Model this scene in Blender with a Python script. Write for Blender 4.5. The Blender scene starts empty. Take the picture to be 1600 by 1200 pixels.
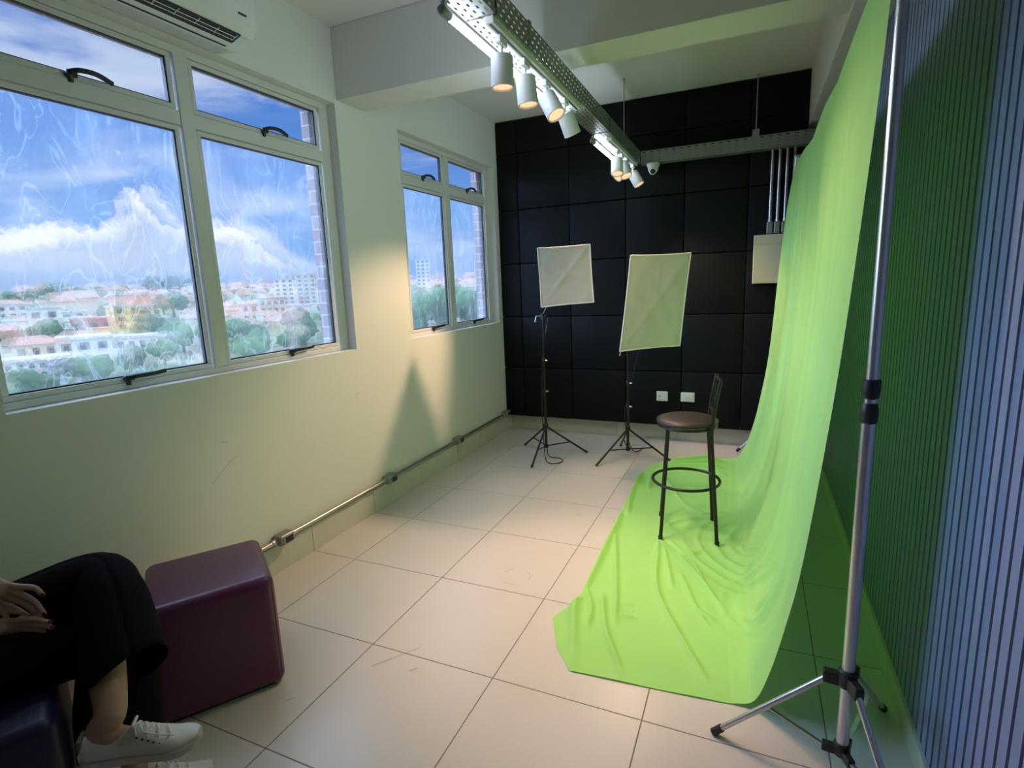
import bpy, bmesh, math, random
from mathutils import Vector, Matrix
random.seed(7)
D = bpy.data; SC = bpy.context.scene; COL = SC.collection
V = Vector
# ------------------------------------------------------------------ materials
def nt(m):
    m.use_nodes = True
    t = m.node_tree; t.nodes.clear(); return t
class N:
    """tiny node-graph helper"""
    def __init__(s, tree): s.t = tree
    def n(s, typ, **kw):
        x = s.t.nodes.new(typ)
        for k, v in kw.items(): setattr(x, k, v)
        return x
    def link(s, a, b): s.t.links.new(a, b)
    def put(s, sock, v):
        if v is None: return
        if hasattr(v, 'is_output'): s.link(v, sock)
        else: sock.default_value = v
    def m(s, op, a, b=None, c=None, clamp=False):
        x = s.n('ShaderNodeMath', operation=op, use_clamp=clamp)
        s.put(x.inputs[0], a); s.put(x.inputs[1], b); s.put(x.inputs[2], c)
        return x.outputs[0]
    def mix(s, f, a, b):
        x = s.n('ShaderNodeMix', data_type='RGBA')
        s.put(x.inputs[0], f); s.put(x.inputs[6], a); s.put(x.inputs[7], b)
        return x.outputs[2]
    def step(s, v, lo, hi, to0=0.0, to1=1.0):
        x = s.n('ShaderNodeMapRange', interpolation_type='SMOOTHSTEP')
        s.put(x.inputs[0], v); s.put(x.inputs[1], lo); s.put(x.inputs[2], hi); s.put(x.inputs[3], to0); s.put(x.inputs[4], to1)
        return x.outputs[0]
    def noise(s, vec, scale, detail=4, rough=0.5, dist=0.0):
        x = s.n('ShaderNodeTexNoise'); s.put(x.inputs['Vector'], vec)
        x.inputs['Scale'].default_value = scale; x.inputs['Detail'].default_value = detail
        x.inputs['Roughness'].default_value = rough; x.inputs['Distortion'].default_value = dist
        return x.outputs['Fac']
def C4(c): return (c[0], c[1], c[2], 1.0)
def mat(name, col, rough=0.5, metal=0.0, var=0.06, scale=12.0, bump=0.0, bscale=60.0, spec=0.5, sheen=0.0, coat=0.0):
    m = D.materials.new(name); g = N(nt(m))
    out = g.n('ShaderNodeOutputMaterial'); p = g.n('ShaderNodeBsdfPrincipled')
    tc = g.n('ShaderNodeTexCoord'); f = g.noise(tc.outputs['Object'], scale, 5)
    lo = C4([max(0, x * (1 - var)) for x in col]); hi = C4([min(1, x * (1 + var)) for x in col])
    g.link(g.mix(f, lo, hi), p.inputs['Base Color'])
    p.inputs['Roughness'].default_value = rough; p.inputs['Metallic'].default_value = metal
    p.inputs['Specular IOR Level'].default_value = spec
    if sheen: p.inputs['Sheen Weight'].default_value = sheen
    if coat: p.inputs['Coat Weight'].default_value = coat
    if bump:
        b = g.n('ShaderNodeBump'); b.inputs['Strength'].default_value = bump; b.inputs['Distance'].default_value = 0.01
        g.link(g.noise(tc.outputs['Object'], bscale, 6), b.inputs['Height']); g.link(b.outputs[0], p.inputs['Normal'])
    g.link(p.outputs[0], out.inputs[0]); m.diffuse_color = C4(col); return m
def emis(name, col, strength):
    m = D.materials.new(name); g = N(nt(m))
    out = g.n('ShaderNodeOutputMaterial'); e = g.n('ShaderNodeEmission')
    e.inputs[0].default_value = C4(col); e.inputs[1].default_value = strength
    g.link(e.outputs[0], out.inputs[0]); return m
def seg(g, x, y, a, b, w):
    """0..1 mask of a thin stroke a-b in the x,y plane"""
    dx, dy = b[0] - a[0], b[1] - a[1]; L2 = dx * dx + dy * dy
    px = g.m('SUBTRACT', x, a[0]); py = g.m('SUBTRACT', y, a[1])
    h = g.m('DIVIDE', g.m('ADD', g.m('MULTIPLY', px, dx), g.m('MULTIPLY', py, dy)), L2, clamp=True)
    ex = g.m('SUBTRACT', px, g.m('MULTIPLY', h, dx)); ey = g.m('SUBTRACT', py, g.m('MULTIPLY', h, dy))
    d = g.m('SQRT', g.m('ADD', g.m('MULTIPLY', ex, ex), g.m('MULTIPLY', ey, ey)))
    return g.step(d, w, w * 0.3)
TILE = 0.57
def floor_mat():
    m = D.materials.new('floor_tile'); g = N(nt(m))
    out = g.n('ShaderNodeOutputMaterial'); p = g.n('ShaderNodeBsdfPrincipled')
    geo = g.n('ShaderNodeNewGeometry'); s = g.n('ShaderNodeSeparateXYZ'); g.link(geo.outputs['Position'], s.inputs[0])
    x, y = s.outputs[0], s.outputs[1]
    def line(c):
        u = g.m('DIVIDE', c, TILE)
        fr = g.m('FRACT', g.m('ADD', u, 0.5 + 40))
        return g.m('MULTIPLY', g.m('ABSOLUTE', g.m('SUBTRACT', fr, 0.5)), TILE)
    d = g.m('MINIMUM', line(x), line(y))
    grout = g.step(d, 0.0032, 0.0014)
    wn = g.n('ShaderNodeTexWhiteNoise', noise_dimensions='2D')
    cv = g.n('ShaderNodeCombineXYZ'); g.link(g.m('FLOOR', g.m('DIVIDE', x, TILE)), cv.inputs[0]); g.link(g.m('FLOOR', g.m('DIVIDE', y, TILE)), cv.inputs[1])
    g.link(cv.outputs[0], wn.inputs['Vector'])
    fine = g.noise(geo.outputs['Position'], 160, 3)
    soft = g.noise(geo.outputs['Position'], 3, 4)
    base = g.mix(fine, C4((.60, .56, .53)), C4((.66, .62, .585)))
    base = g.mix(g.m('MULTIPLY', wn.outputs['Value'], .12), base, C4((.55, .52, .50)))
    base = g.mix(g.step(soft, .5, .75, 0, .10), base, C4((.48, .44, .41)))
    marks = None
    for (cx, cy, r) in ((.93, -.43, .075), (1.19, .36, .07), (1.06, .44, .06)):
        ex = g.m('SUBTRACT', x, cx); ey = g.m('SUBTRACT', y, cy)
        rr = g.m('ABSOLUTE', g.m('SUBTRACT', g.m('SQRT', g.m('ADD', g.m('MULTIPLY', ex, ex), g.m('MULTIPLY', ey, ey))), r))
        k = g.m('MULTIPLY', g.step(rr, .004, .001), g.step(g.noise(geo.outputs['Position'], 9, 2), .42, .6))
        marks = k if marks is None else g.m('MAXIMUM', marks, k)
    for a, b, w in (((.70, -1.19), (.77, -1.09), .006), ((.655, -1.25), (.70, -1.19), .010), ((.815, -1.22), (.83, -1.20), .008), ((.47, -1.52), (.485, -1.5), .006), ((.56, -.62), (.565, -.615), .006)):
        marks = g.m('MAXIMUM', marks, seg(g, x, y, a, b, w))
    base = g.mix(g.m('MULTIPLY', marks, .35), base, C4((.22, .2, .19)))
    g.link(g.mix(grout, base, C4((.19, .165, .15))), p.inputs['Base Color'])
    p.inputs['Roughness'].default_value = .3
    g.link(g.m('ADD', .27, g.m('MULTIPLY', grout, .5)), p.inputs['Roughness'])
    b = g.n('ShaderNodeBump'); b.inputs['Strength'].default_value = .5; b.inputs['Distance'].default_value = .002
    g.link(g.m('SUBTRACT', 1.0, grout), b.inputs['Height']); g.link(b.outputs[0], p.inputs['Normal'])
    g.link(p.outputs[0], out.inputs[0]); return m
def wall_mat():
    m = D.materials.new('white_wall_paint'); g = N(nt(m))
    out = g.n('ShaderNodeOutputMaterial'); p = g.n('ShaderNodeBsdfPrincipled')
    geo = g.n('ShaderNodeNewGeometry'); s = g.n('ShaderNodeSeparateXYZ'); g.link(geo.outputs['Position'], s.inputs[0])
    f = g.noise(geo.outputs['Position'], 2.2, 5)
    base = g.mix(f, C4((.70, .70, .67)), C4((.75, .75, .72)))
    mk = None
    for a, b in (((-1.13, .62), (-1.03, .69)), ((-1.03, .69), (-.98, .71)), ((-.08, .83), (-.02, .845)), ((-.07, .81), (-.045, .80)), ((-1.05, .80), (-1.02, .79))):
        k = seg(g, s.outputs[1], s.outputs[2], a, b, .0035); mk = k if mk is None else g.m('MAXIMUM', mk, k)
    g.link(g.mix(g.m('MULTIPLY', mk, .35), base, C4((.3, .29, .26))), p.inputs['Base Color'])
    p.inputs['Roughness'].default_value = .55; p.inputs['Specular IOR Level'].default_value = .3
    b = g.n('ShaderNodeBump'); b.inputs['Strength'].default_value = .06; b.inputs['Distance'].default_value = .004
    g.link(g.noise(geo.outputs['Position'], 90, 4), b.inputs['Height']); g.link(b.outputs[0], p.inputs['Normal'])
    g.link(p.outputs[0], out.inputs[0]); return m
def brick_mat():
    m = D.materials.new('outer_brick'); g = N(nt(m))
    out = g.n('ShaderNodeOutputMaterial'); p = g.n('ShaderNodeBsdfPrincipled')
    geo = g.n('ShaderNodeNewGeometry'); s = g.n('ShaderNodeSeparateXYZ'); g.link(geo.outputs['Position'], s.inputs[0])
    cv = g.n('ShaderNodeCombineXYZ'); g.link(g.m('ADD', s.outputs[0], s.outputs[1]), cv.inputs[0]); g.link(s.outputs[2], cv.inputs[1])
    bt = g.n('ShaderNodeTexBrick'); g.link(cv.outputs[0], bt.inputs['Vector'])
    bt.inputs['Scale'].default_value = 1; bt.inputs['Brick Width'].default_value = .2; bt.inputs['Row Height'].default_value = .075
    bt.inputs['Mortar Size'].default_value = .005
    bt.inputs['Color1'].default_value = C4((.40, .33, .34)); bt.inputs['Color2'].default_value = C4((.47, .39, .39)); bt.inputs['Mortar'].default_value = C4((.62, .60, .60))
    g.link(bt.outputs[0], p.inputs['Base Color']); p.inputs['Roughness'].default_value = .85
    g.link(p.outputs[0], out.inputs[0]); return m
def pane_mat(name, film):
    """clear glass, or glass under a crinkled translucent film"""
    m = D.materials.new(name); g = N(nt(m))
    out = g.n('ShaderNodeOutputMaterial')
    tr = g.n('ShaderNodeBsdfTransparent'); tr.inputs[0].default_value = (.97, .985, 1, 1)
    gl = g.n('ShaderNodeBsdfGlossy'); gl.inputs['Roughness'].default_value = .03
    if not film:
        mx = g.n('ShaderNodeMixShader'); mx.inputs[0].default_value = .06
        g.link(tr.outputs[0], mx.inputs[1]); g.link(gl.outputs[0], mx.inputs[2]); g.link(mx.outputs[0], out.inputs[0]); return m
    geo = g.n('ShaderNodeNewGeometry'); pos = geo.outputs['Position']
    mp = g.n('ShaderNodeMapping'); g.link(pos, mp.inputs[0]); mp.inputs['Rotation'].default_value = (.5, 0, 0); mp.inputs['Scale'].default_value = (1, 1.0, .45)
    big = g.noise(mp.outputs[0], 9, 3, .55, .8); fine = g.noise(pos, 42, 4, .6, 1.2)
    wr = g.m('ABSOLUTE', g.m('SUBTRACT', big, .5))
    crease = g.step(wr, .022, .0)
    h = g.m('ADD', g.m('MULTIPLY', fine, .30), g.m('ADD', big, g.m('MULTIPLY', crease, .10)))
    b = g.n('ShaderNodeBump'); b.inputs['Strength'].default_value = .5; b.inputs['Distance'].default_value = .012
    g.link(h, b.inputs['Height'])
    rf = g.n('ShaderNodeBsdfRefraction'); rf.inputs['IOR'].default_value = 1.035; rf.inputs['Roughness'].default_value = .0
    rf.inputs[0].default_value = (.97, .985, 1, 1); g.link(b.outputs[0], rf.inputs['Normal']); g.link(b.outputs[0], gl.inputs['Normal'])
    tl = g.n('ShaderNodeBsdfTranslucent'); tl.inputs[0].default_value = (.9, .93, .95, 1)
    m1 = g.n('ShaderNodeMixShader'); m1.inputs[0].default_value = .52
    g.link(tr.outputs[0], m1.inputs[1]); g.link(rf.outputs[0], m1.inputs[2])
    hz = g.m('ADD', .05, g.m('MULTIPLY', g.step(g.noise(mp.outputs[0], 5, 5, .6, .5), .35, .75), .07))
    hz = g.m('ADD', hz, g.m('MULTIPLY', crease, .10))
    m2 = g.n('ShaderNodeMixShader'); g.link(hz, m2.inputs[0]); g.link(m1.outputs[0], m2.inputs[1]); g.link(tl.outputs[0], m2.inputs[2])
    m3 = g.n('ShaderNodeMixShader'); m3.inputs[0].default_value = .045; g.link(m2.outputs[0], m3.inputs[1]); g.link(gl.outputs[0], m3.inputs[2])
    g.link(m3.outputs[0], out.inputs[0]); return m
def cloth_mat(name, col, trans, tcol=None, rough=.75):
    m = D.materials.new(name); g = N(nt(m))
    out = g.n('ShaderNodeOutputMaterial'); p = g.n('ShaderNodeBsdfPrincipled'); t = g.n('ShaderNodeBsdfTranslucent')
    tc = g.n('ShaderNodeTexCoord'); f = g.noise(tc.outputs['Object'], 6, 4)
    g.link(g.mix(f, C4([x * .94 for x in col]), C4([min(1, x * 1.05) for x in col])), p.inputs['Base Color'])
    t.inputs[0].default_value = C4(tcol or col)
    p.inputs['Roughness'].default_value = rough; p.inputs['Specular IOR Level'].default_value = .25; p.inputs['Sheen Weight'].default_value = .15
    b = g.n('ShaderNodeBump'); b.inputs['Strength'].default_value = .12; b.inputs['Distance'].default_value = .003
    g.link(g.noise(tc.outputs['Object'], 35, 5), b.inputs['Height']); g.link(b.outputs[0], p.inputs['Normal'])
    mx = g.n('ShaderNodeMixShader'); mx.inputs[0].default_value = trans
    g.link(p.outputs[0], mx.inputs[1]); g.link(t.outputs[0], mx.inputs[2]); g.link(mx.outputs[0], out.inputs[0]); return m
M = dict(
    floor=floor_mat(), wall=wall_mat(), brick=brick_mat(), glass=pane_mat('clear_glass', 0), film=pane_mat('filmed_glass', 1),
    ceil=mat('ceiling_paint', (.70, .70, .68), .7, scale=3, var=.03), skirt=mat('skirting_tile', (.58, .56, .50), .35, var=.04),
    frame=mat('white_frame_paint', (.66, .66, .63), .38, var=.03), rubber=mat('black_gasket', (.012, .012, .016), .5),
    handle=mat('black_latch', (.012, .012, .014), .35), panel=mat('black_panel_fabric', (.0045, .0056, .0062), .65, bump=.1, bscale=200, var=.1, spec=.18),
    slat=mat('slate_slat', (.235, .27, .45), .5, var=.05, scale=4), green=cloth_mat('green_cloth', (.46, .86, .25), .26, (.26, .80, .15)),
    galv=mat('galvanised_sheet', (.30, .31, .305), .42, .55, var=.10), steel=mat('steel_pipe', (.46, .46, .44), .32, .9, var=.08),
    alu=mat('brushed_aluminium', (.62, .62, .64), .28, .9, var=.05), black=mat('black_steel', (.014, .014, .014), .33, .2),
    plastic=mat('black_plastic', (.012, .012, .013), .45), white=mat('white_plastic', (.78, .78, .77), .35, var=.02),
    lampwhite=mat('white_lacquer', (.76, .76, .76), .4, var=.02), cream=mat('cream_box', (.62, .58, .42), .5, var=.04),
    diff=cloth_mat('white_diffuser', (.66, .68, .64), .25), piping=mat('white_piping', (.78, .78, .76), .6),
    seat=mat('dark_seat_vinyl', (.026, .021, .019), .45, bump=.1, bscale=120), purple=mat('purple_vinyl', (.125, .027, .080), .30, var=.08, bump=.12, bscale=150),
    seam=mat('purple_piping', (.16, .045, .09), .4), navy=mat('navy_vinyl', (.010, .011, .055), .45, var=.08, bump=.1, bscale=150),
    trouser=mat('black_cloth', (.003, .003, .004), .9, spec=.12), blouse=mat('charcoal_cloth', (.02, .02, .024), .85),
    skin=mat('skin', (.47, .27, .20), .5, var=.08, scale=20), nail=mat('red_nail', (.16, .012, .02), .3), hair=mat('dark_hair', (.03, .018, .012), .5, bump=.4, bscale=60),
    shoe=mat('white_leather', (.72, .66, .62), .48, var=.04), sole=mat('cream_sole', (.54, .48, .41), .6), lace=mat('white_lace', (.74, .75, .76), .8), tab=mat('olive_tab', (.14, .13, .09), .7),
    acw=mat('ac_white', (.74, .76, .74), .3, var=.02), acd=mat('ac_dark', (.02, .021, .022), .5), aclow=mat('ac_underside', (.60, .61, .63), .25, var=.03),
    tube=emis('cool_tube', (.74, .87, 1.0), 25.0), lamp=emis('warm_lamp', (1.0, .52, .29), 1.5),
)
# ------------------------------------------------------------------ mesh builder
class MB:
    def __init__(s): s.v = []; s.f = []; s.mi = []; s.cur = 0
    def add(s, vs, fs):
        o = len(s.v); s.v += [tuple(x) for x in vs]; s.f += [tuple(o + i for i in f) for f in fs]; s.mi += [s.cur] * len(fs); return s
    def box(s, lo, hi):
        x0, y0, z0 = lo; x1, y1, z1 = hi
        return s.add([(x0, y0, z0), (x1, y0, z0), (x1, y1, z0), (x0, y1, z0), (x0, y0, z1), (x1, y0, z1), (x1, y1, z1), (x0, y1, z1)],
                     [(3, 2, 1, 0), (4, 5, 6, 7), (0, 1, 5, 4), (1, 2, 6, 5), (2, 3, 7, 6), (3, 0, 4, 7)])
    def obox(s, c, ax, ay, az, h):
        """oriented box: centre, three unit axes, half sizes"""
        c = V(c); vs = []
        for k in (-1, 1):
            for (i, j) in ((-1, -1), (1, -1), (1, 1), (-1, 1)): vs.append(c + V(ax) * i * h[0] + V(ay) * j * h[1] + V(az) * k * h[2])
        return s.add(vs, [(3, 2, 1, 0), (4, 5, 6, 7), (0, 1, 5, 4), (1, 2, 6, 5), (2, 3, 7, 6), (3, 0, 4, 7)])
    def tube(s, pts, r, n=12, caps=True, closed=False):
        pts = [V(p) for p in pts]; k = len(pts); rs = r if isinstance(r, (list, tuple)) else [r] * k
        rings = []; prev = None
        for i, p in enumerate(pts):
            a = pts[(i - 1) % k] if (closed or i > 0) else p; b = pts[(i + 1) % k] if (closed or i < k - 1) else p
            d = (b - a).normalized()
            if prev is None:
                u = d.orthogonal().normalized()
            else:
                u = prev - d * prev.dot(d); u = u.normalized() if u.length > 1e-6 else d.orthogonal().normalized()
            prev = u; w = d.cross(u)
            rings.append([p + (u * math.cos(2 * math.pi * j / n) + w * math.sin(2 * math.pi * j / n)) * rs[i] for j in range(n)])
        vs = [q for R in rings for q in R]; fs = []
        for i in range(k if closed else k - 1):
            a = i * n; b = ((i + 1) % k) * n
            for j in range(n): fs.append((a + j, a + (j + 1) % n, b + (j + 1) % n, b + j))
        if caps and not closed: fs += [tuple(range(n - 1, -1, -1)), tuple((k - 1) * n + j for j in range(n))]
        return s.add(vs, fs)
    def lathe(s, o, ax, prof, n=32):
        """prof: (radius, distance along ax) list"""
        o = V(o); ax = V(ax).normalized(); u = ax.orthogonal().normalized(); w = ax.cross(u); vs = []
        for r, h in prof:
            for j in range(n):
                t = 2 * math.pi * j / n; vs.append(o + ax * h + (u * math.cos(t) + w * math.sin(t)) * r)
        fs = [(i * n + j, i * n + (j + 1) % n, (i + 1) * n + (j + 1) % n, (i + 1) * n + j) for i in range(len(prof) - 1) for j in range(n)]
        fs += [tuple(range(n - 1, -1, -1)), tuple((len(prof) - 1) * n + j for j in range(n))]
        return s.add(vs, fs)
    def prism(s, poly, y0, y1):
        """(x,z) outline pushed along y"""
        n = len(poly); vs = [(x, y0, z) for x, z in poly] + [(x, y1, z) for x, z in poly]
        return s.add(vs, [tuple(range(n)), tuple(range(2 * n - 1, n - 1, -1))] + [(j, j + n, (j + 1) % n + n, (j + 1) % n) for j in range(n)])
    def sheet(s, rows):
        n = len(rows[0]); vs = [p for R in rows for p in R]
        return s.add(vs, [(i * n + j, i * n + j + 1, (i + 1) * n + j + 1, (i + 1) * n + j) for i in range(len(rows) - 1) for j in range(n - 1)])
    def perf(s, o, u, w, L, rows, pw, pitch, sl, sw, stag=True):
        """perforated sheet: origin, long dir, cross dir; one slot per cell"""
        o, u, w = V(o), V(u), V(w); W = pw * rows
        for r in range(rows):
            off = (pitch / 2 if (stag and r % 2) else 0); x = 0.0; edges = [0.0]
            x = off if off else pitch
            while x < L - 1e-6: edges.append(x); x += pitch
            edges.append(L)
            for a, b in zip(edges, edges[1:]):
                c0, c1 = r * pw, (r + 1) * pw
                if b - a < pitch * .9:
                    s.add([o + u * a + w * c0, o + u * b + w * c0, o + u * b + w * c1, o + u * a + w * c1], [(0, 1, 2, 3)]); continue
                mu, mw = (a + b) / 2, (c0 + c1) / 2
                out = [(a, c0), (b, c0), (b, c1), (a, c1)]; inn = [(mu - sl / 2, mw - sw / 2), (mu + sl / 2, mw - sw / 2), (mu + sl / 2, mw + sw / 2), (mu - sl / 2, mw + sw / 2)]
                s.add([o + u * p + w * q for p, q in out + inn], [(0, 1, 5, 4), (1, 2, 6, 5), (2, 3, 7, 6), (3, 0, 4, 7)])
        return s
    def build(s, name, m, parent=None, smooth=False, bevel=0.0, solid=0.0, seg=2, fix=True, auto=True):
        ms = m if isinstance(m, (list, tuple)) else [m]
        base = V((0, 0, 0))
        if parent is not None:
            r = parent
            while r.parent is not None: r = r.parent
            base = r.location.copy()
        else:
            xs = [p[0] for p in s.v]; ys = [p[1] for p in s.v]; zs = [p[2] for p in s.v]
            base = V(((min(xs) + max(xs)) / 2, (min(ys) + max(ys)) / 2, min(zs)))
        me = D.meshes.new(name); me.from_pydata([(V(p) - base)[:] for p in s.v], [], s.f); me.update()
        for x in ms: me.materials.append(x)
        if len(ms) > 1:
            for p, i in zip(me.polygons, s.mi): p.material_index = i
        if fix:
            bm = bmesh.new(); bm.from_mesh(me); bmesh.ops.recalc_face_normals(bm, faces=bm.faces); bm.to_mesh(me); bm.free()
        if smooth:
            for p in me.polygons: p.use_smooth = True
        o = D.objects.new(name, me); COL.objects.link(o)
        if parent is not None: o.parent = parent
        else: o.location = base
        if solid:
            q = o.modifiers.new('thick', 'SOLIDIFY'); q.thickness = solid; q.offset = 0
        if bevel:
            q = o.modifiers.new('round', 'BEVEL'); q.width = bevel; q.segments = seg; q.limit_method = 'ANGLE'; q.angle_limit = math.radians(40)
        if smooth and auto:
            q = o.modifiers.new('edges', 'EDGE_SPLIT'); q.split_angle = math.radians(42)
        return o
def tag(o, label=None, cat=None, group=None, kind=None):
    if label: o['label'] = label
    if cat: o['category'] = cat
    if group: o['group'] = group
    if kind: o['kind'] = kind
    return o
def thing(name, loc, label, cat, group=None, kind='thing'):
    o = D.objects.new(name, None); o.empty_display_size = .1; o.location = loc; COL.objects.link(o)
    return tag(o, label, cat, group, kind)
def struct(o, label=None, cat=None): return tag(o, label, cat, None, 'structure')
def arc(c, r, ax, ay, n, a0=0, a1=2 * math.pi):
    c = V(c); return [c + V(ax) * r * math.cos(a0 + (a1 - a0) * i / n) + V(ay) * r * math.sin(a0 + (a1 - a0) * i / n) for i in range(n + (0 if abs(a1 - a0 - 2 * math.pi) < 1e-6 else 1))]
def cat_rom(P, n):
    """smooth curve through points, n samples per span"""
    P = [V(p) for p in P]; out = []
    for i in range(len(P) - 1):
        a = P[i - 1] if i else P[0] * 2 - P[1]; b, c = P[i], P[i + 1]; d = P[i + 2] if i + 2 < len(P) else P[-1] * 2 - P[-2]
        for k in range(n):
            t = k / n; out.append(.5 * ((2 * b) + (c - a) * t + (2 * a - 5 * b + 4 * c - d) * t * t + (3 * b - a - 3 * c + d) * t ** 3))
    out.append(P[-1]); return out
# ------------------------------------------------------------------ room
XW, XR, YB, YF, ZC = -.312, 2.52, 2.335, -5.2, 3.009
W1 = (-1.84, -.02, 1.124, 2.592); W2 = (.609, 2.147, 1.124, 2.592)
b = MB().box((XW - .3, YF - .3, -.2), (XR + .4, YB + .3, 0)); struct(b.build('floor', M['floor']), 'pale square ceramic tile floor with thin dark grout lines', 'floor')
b = MB().box((XW - .3, YF - .3, ZC), (XR + .4, YB + .3, ZC + .25)); struct(b.build('ceiling', M['ceil']), 'white painted ceiling above the cable tray', 'ceiling')
def holed(mb, x0, x1, wins):
    y = YF - .3; 
    for (a, bb, z0, z1) in wins:
        mb.box((x0, y, -.2), (x1, a, ZC + .25)); mb.box((x0, a, -.2), (x1, bb, z0)); mb.box((x0, a, z1), (x1, bb, ZC + .25)); y = bb
    mb.box((x0, y, -.2), (x1, YB + .3, ZC + .25))
b = MB(); holed(b, XW - .145, XW, (W1, W2)); b.cur = 1
holed(b, XW - .205, XW - .145, ((W1[0] + .02, W1[1] - .075, W1[2] + .02, W1[3] - .02), (W2[0] + .02, W2[1] - .075, W2[2] + .02, W2[3] - .02)))
struct(b.build('wall_left', [M['wall'], M['brick']]), 'white painted window wall with two deep openings', 'wall')
struct(MB().box((XW, YB, 0), (XR + .4, YB + .2, ZC)).build('wall_back', M['wall']), 'white far wall hidden behind the black padded panels', 'wall')
struct(MB().box((XW, YF - .2, 0), (XR + .4, YF, ZC)).build('wall_front', M['wall']), 'white end wall behind the viewer', 'wall')
# slatted cladding on the right
b = MB(); y = YF; P = .0505; prof = []
while y < YB:
    prof += [(XR, y), (XR, y + P - .0135), (XR + .012, y + P - .012), (XR + .012, y + P - .0015)]; y += P
prof.append((XR, YB)); n = len(prof)
vs = [(x, yy, z) for z in (0.0, ZC) for x, yy in prof]
b.add(vs, [(i, i + 1, n + i + 1, n + i) for i in range(n - 1)]); b.add([(XR + .012, YF, 0), (XR + .012, YB, 0), (XR + .3, YB, 0), (XR + .3, YF, 0), (XR + .012, YF, ZC), (XR + .012, YB, ZC), (XR + .3, YB, ZC), (XR + .3, YF, ZC)],
      [(1, 0, 4, 5), (2, 1, 5, 6), (3, 2, 6, 7), (0, 3, 7, 4)])
struct(b.build('wall_right', M['slat'], fix=False), 'slate blue wall of narrow vertical slats behind the green cloth', 'wall')
# beams
struct(MB().box((XW, 0.0, 2.612), (XR, .258, ZC)).build('beam_cross', M['ceil'], bevel=.004), 'white ceiling beam crossing the room above the cable tray', 'beam')
struct(MB().box((2.345, YF, 2.60), (XR, YB, ZC)).build('beam_right', M['ceil'], bevel=.004), 'white ceiling beam running along the slatted wall', 'beam')
# skirting
def skirting(name, a, bb, h, nrm, label):
    mb = MB(); a, bb = V(a), V(bb); L = (bb - a).length; d = (bb - a).normalized(); k = 0.0
    while k < L - 1e-4:
        e = min(L, k + TILE) ; c = a + d * ((k + e) / 2) + V(nrm) * .006 + V((0, 0, h / 2))
        mb.obox(c, d, V(nrm), (0, 0, 1), ((e - k) / 2 - .0012, .006, h / 2)); k += TILE
    struct(mb.build(name, M['skirt'], bevel=.001), label, 'skirting')
skirting('baseboard_left', (XW, -5.13, 0), (XW, YB, 0), .155, (1, 0, 0), 'pale tile skirting along the foot of the window wall')
skirting('baseboard_back', (XW, YB, 0), (XR, YB, 0), .16, (0, -1, 0), 'pale tile skirting below the black padded panels')
skirting('baseboard_right', (XR, YF, 0), (XR, YB, 0), .085, (-1, 0, 0), 'pale tile skirting along the foot of the slatted wall')
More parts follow.
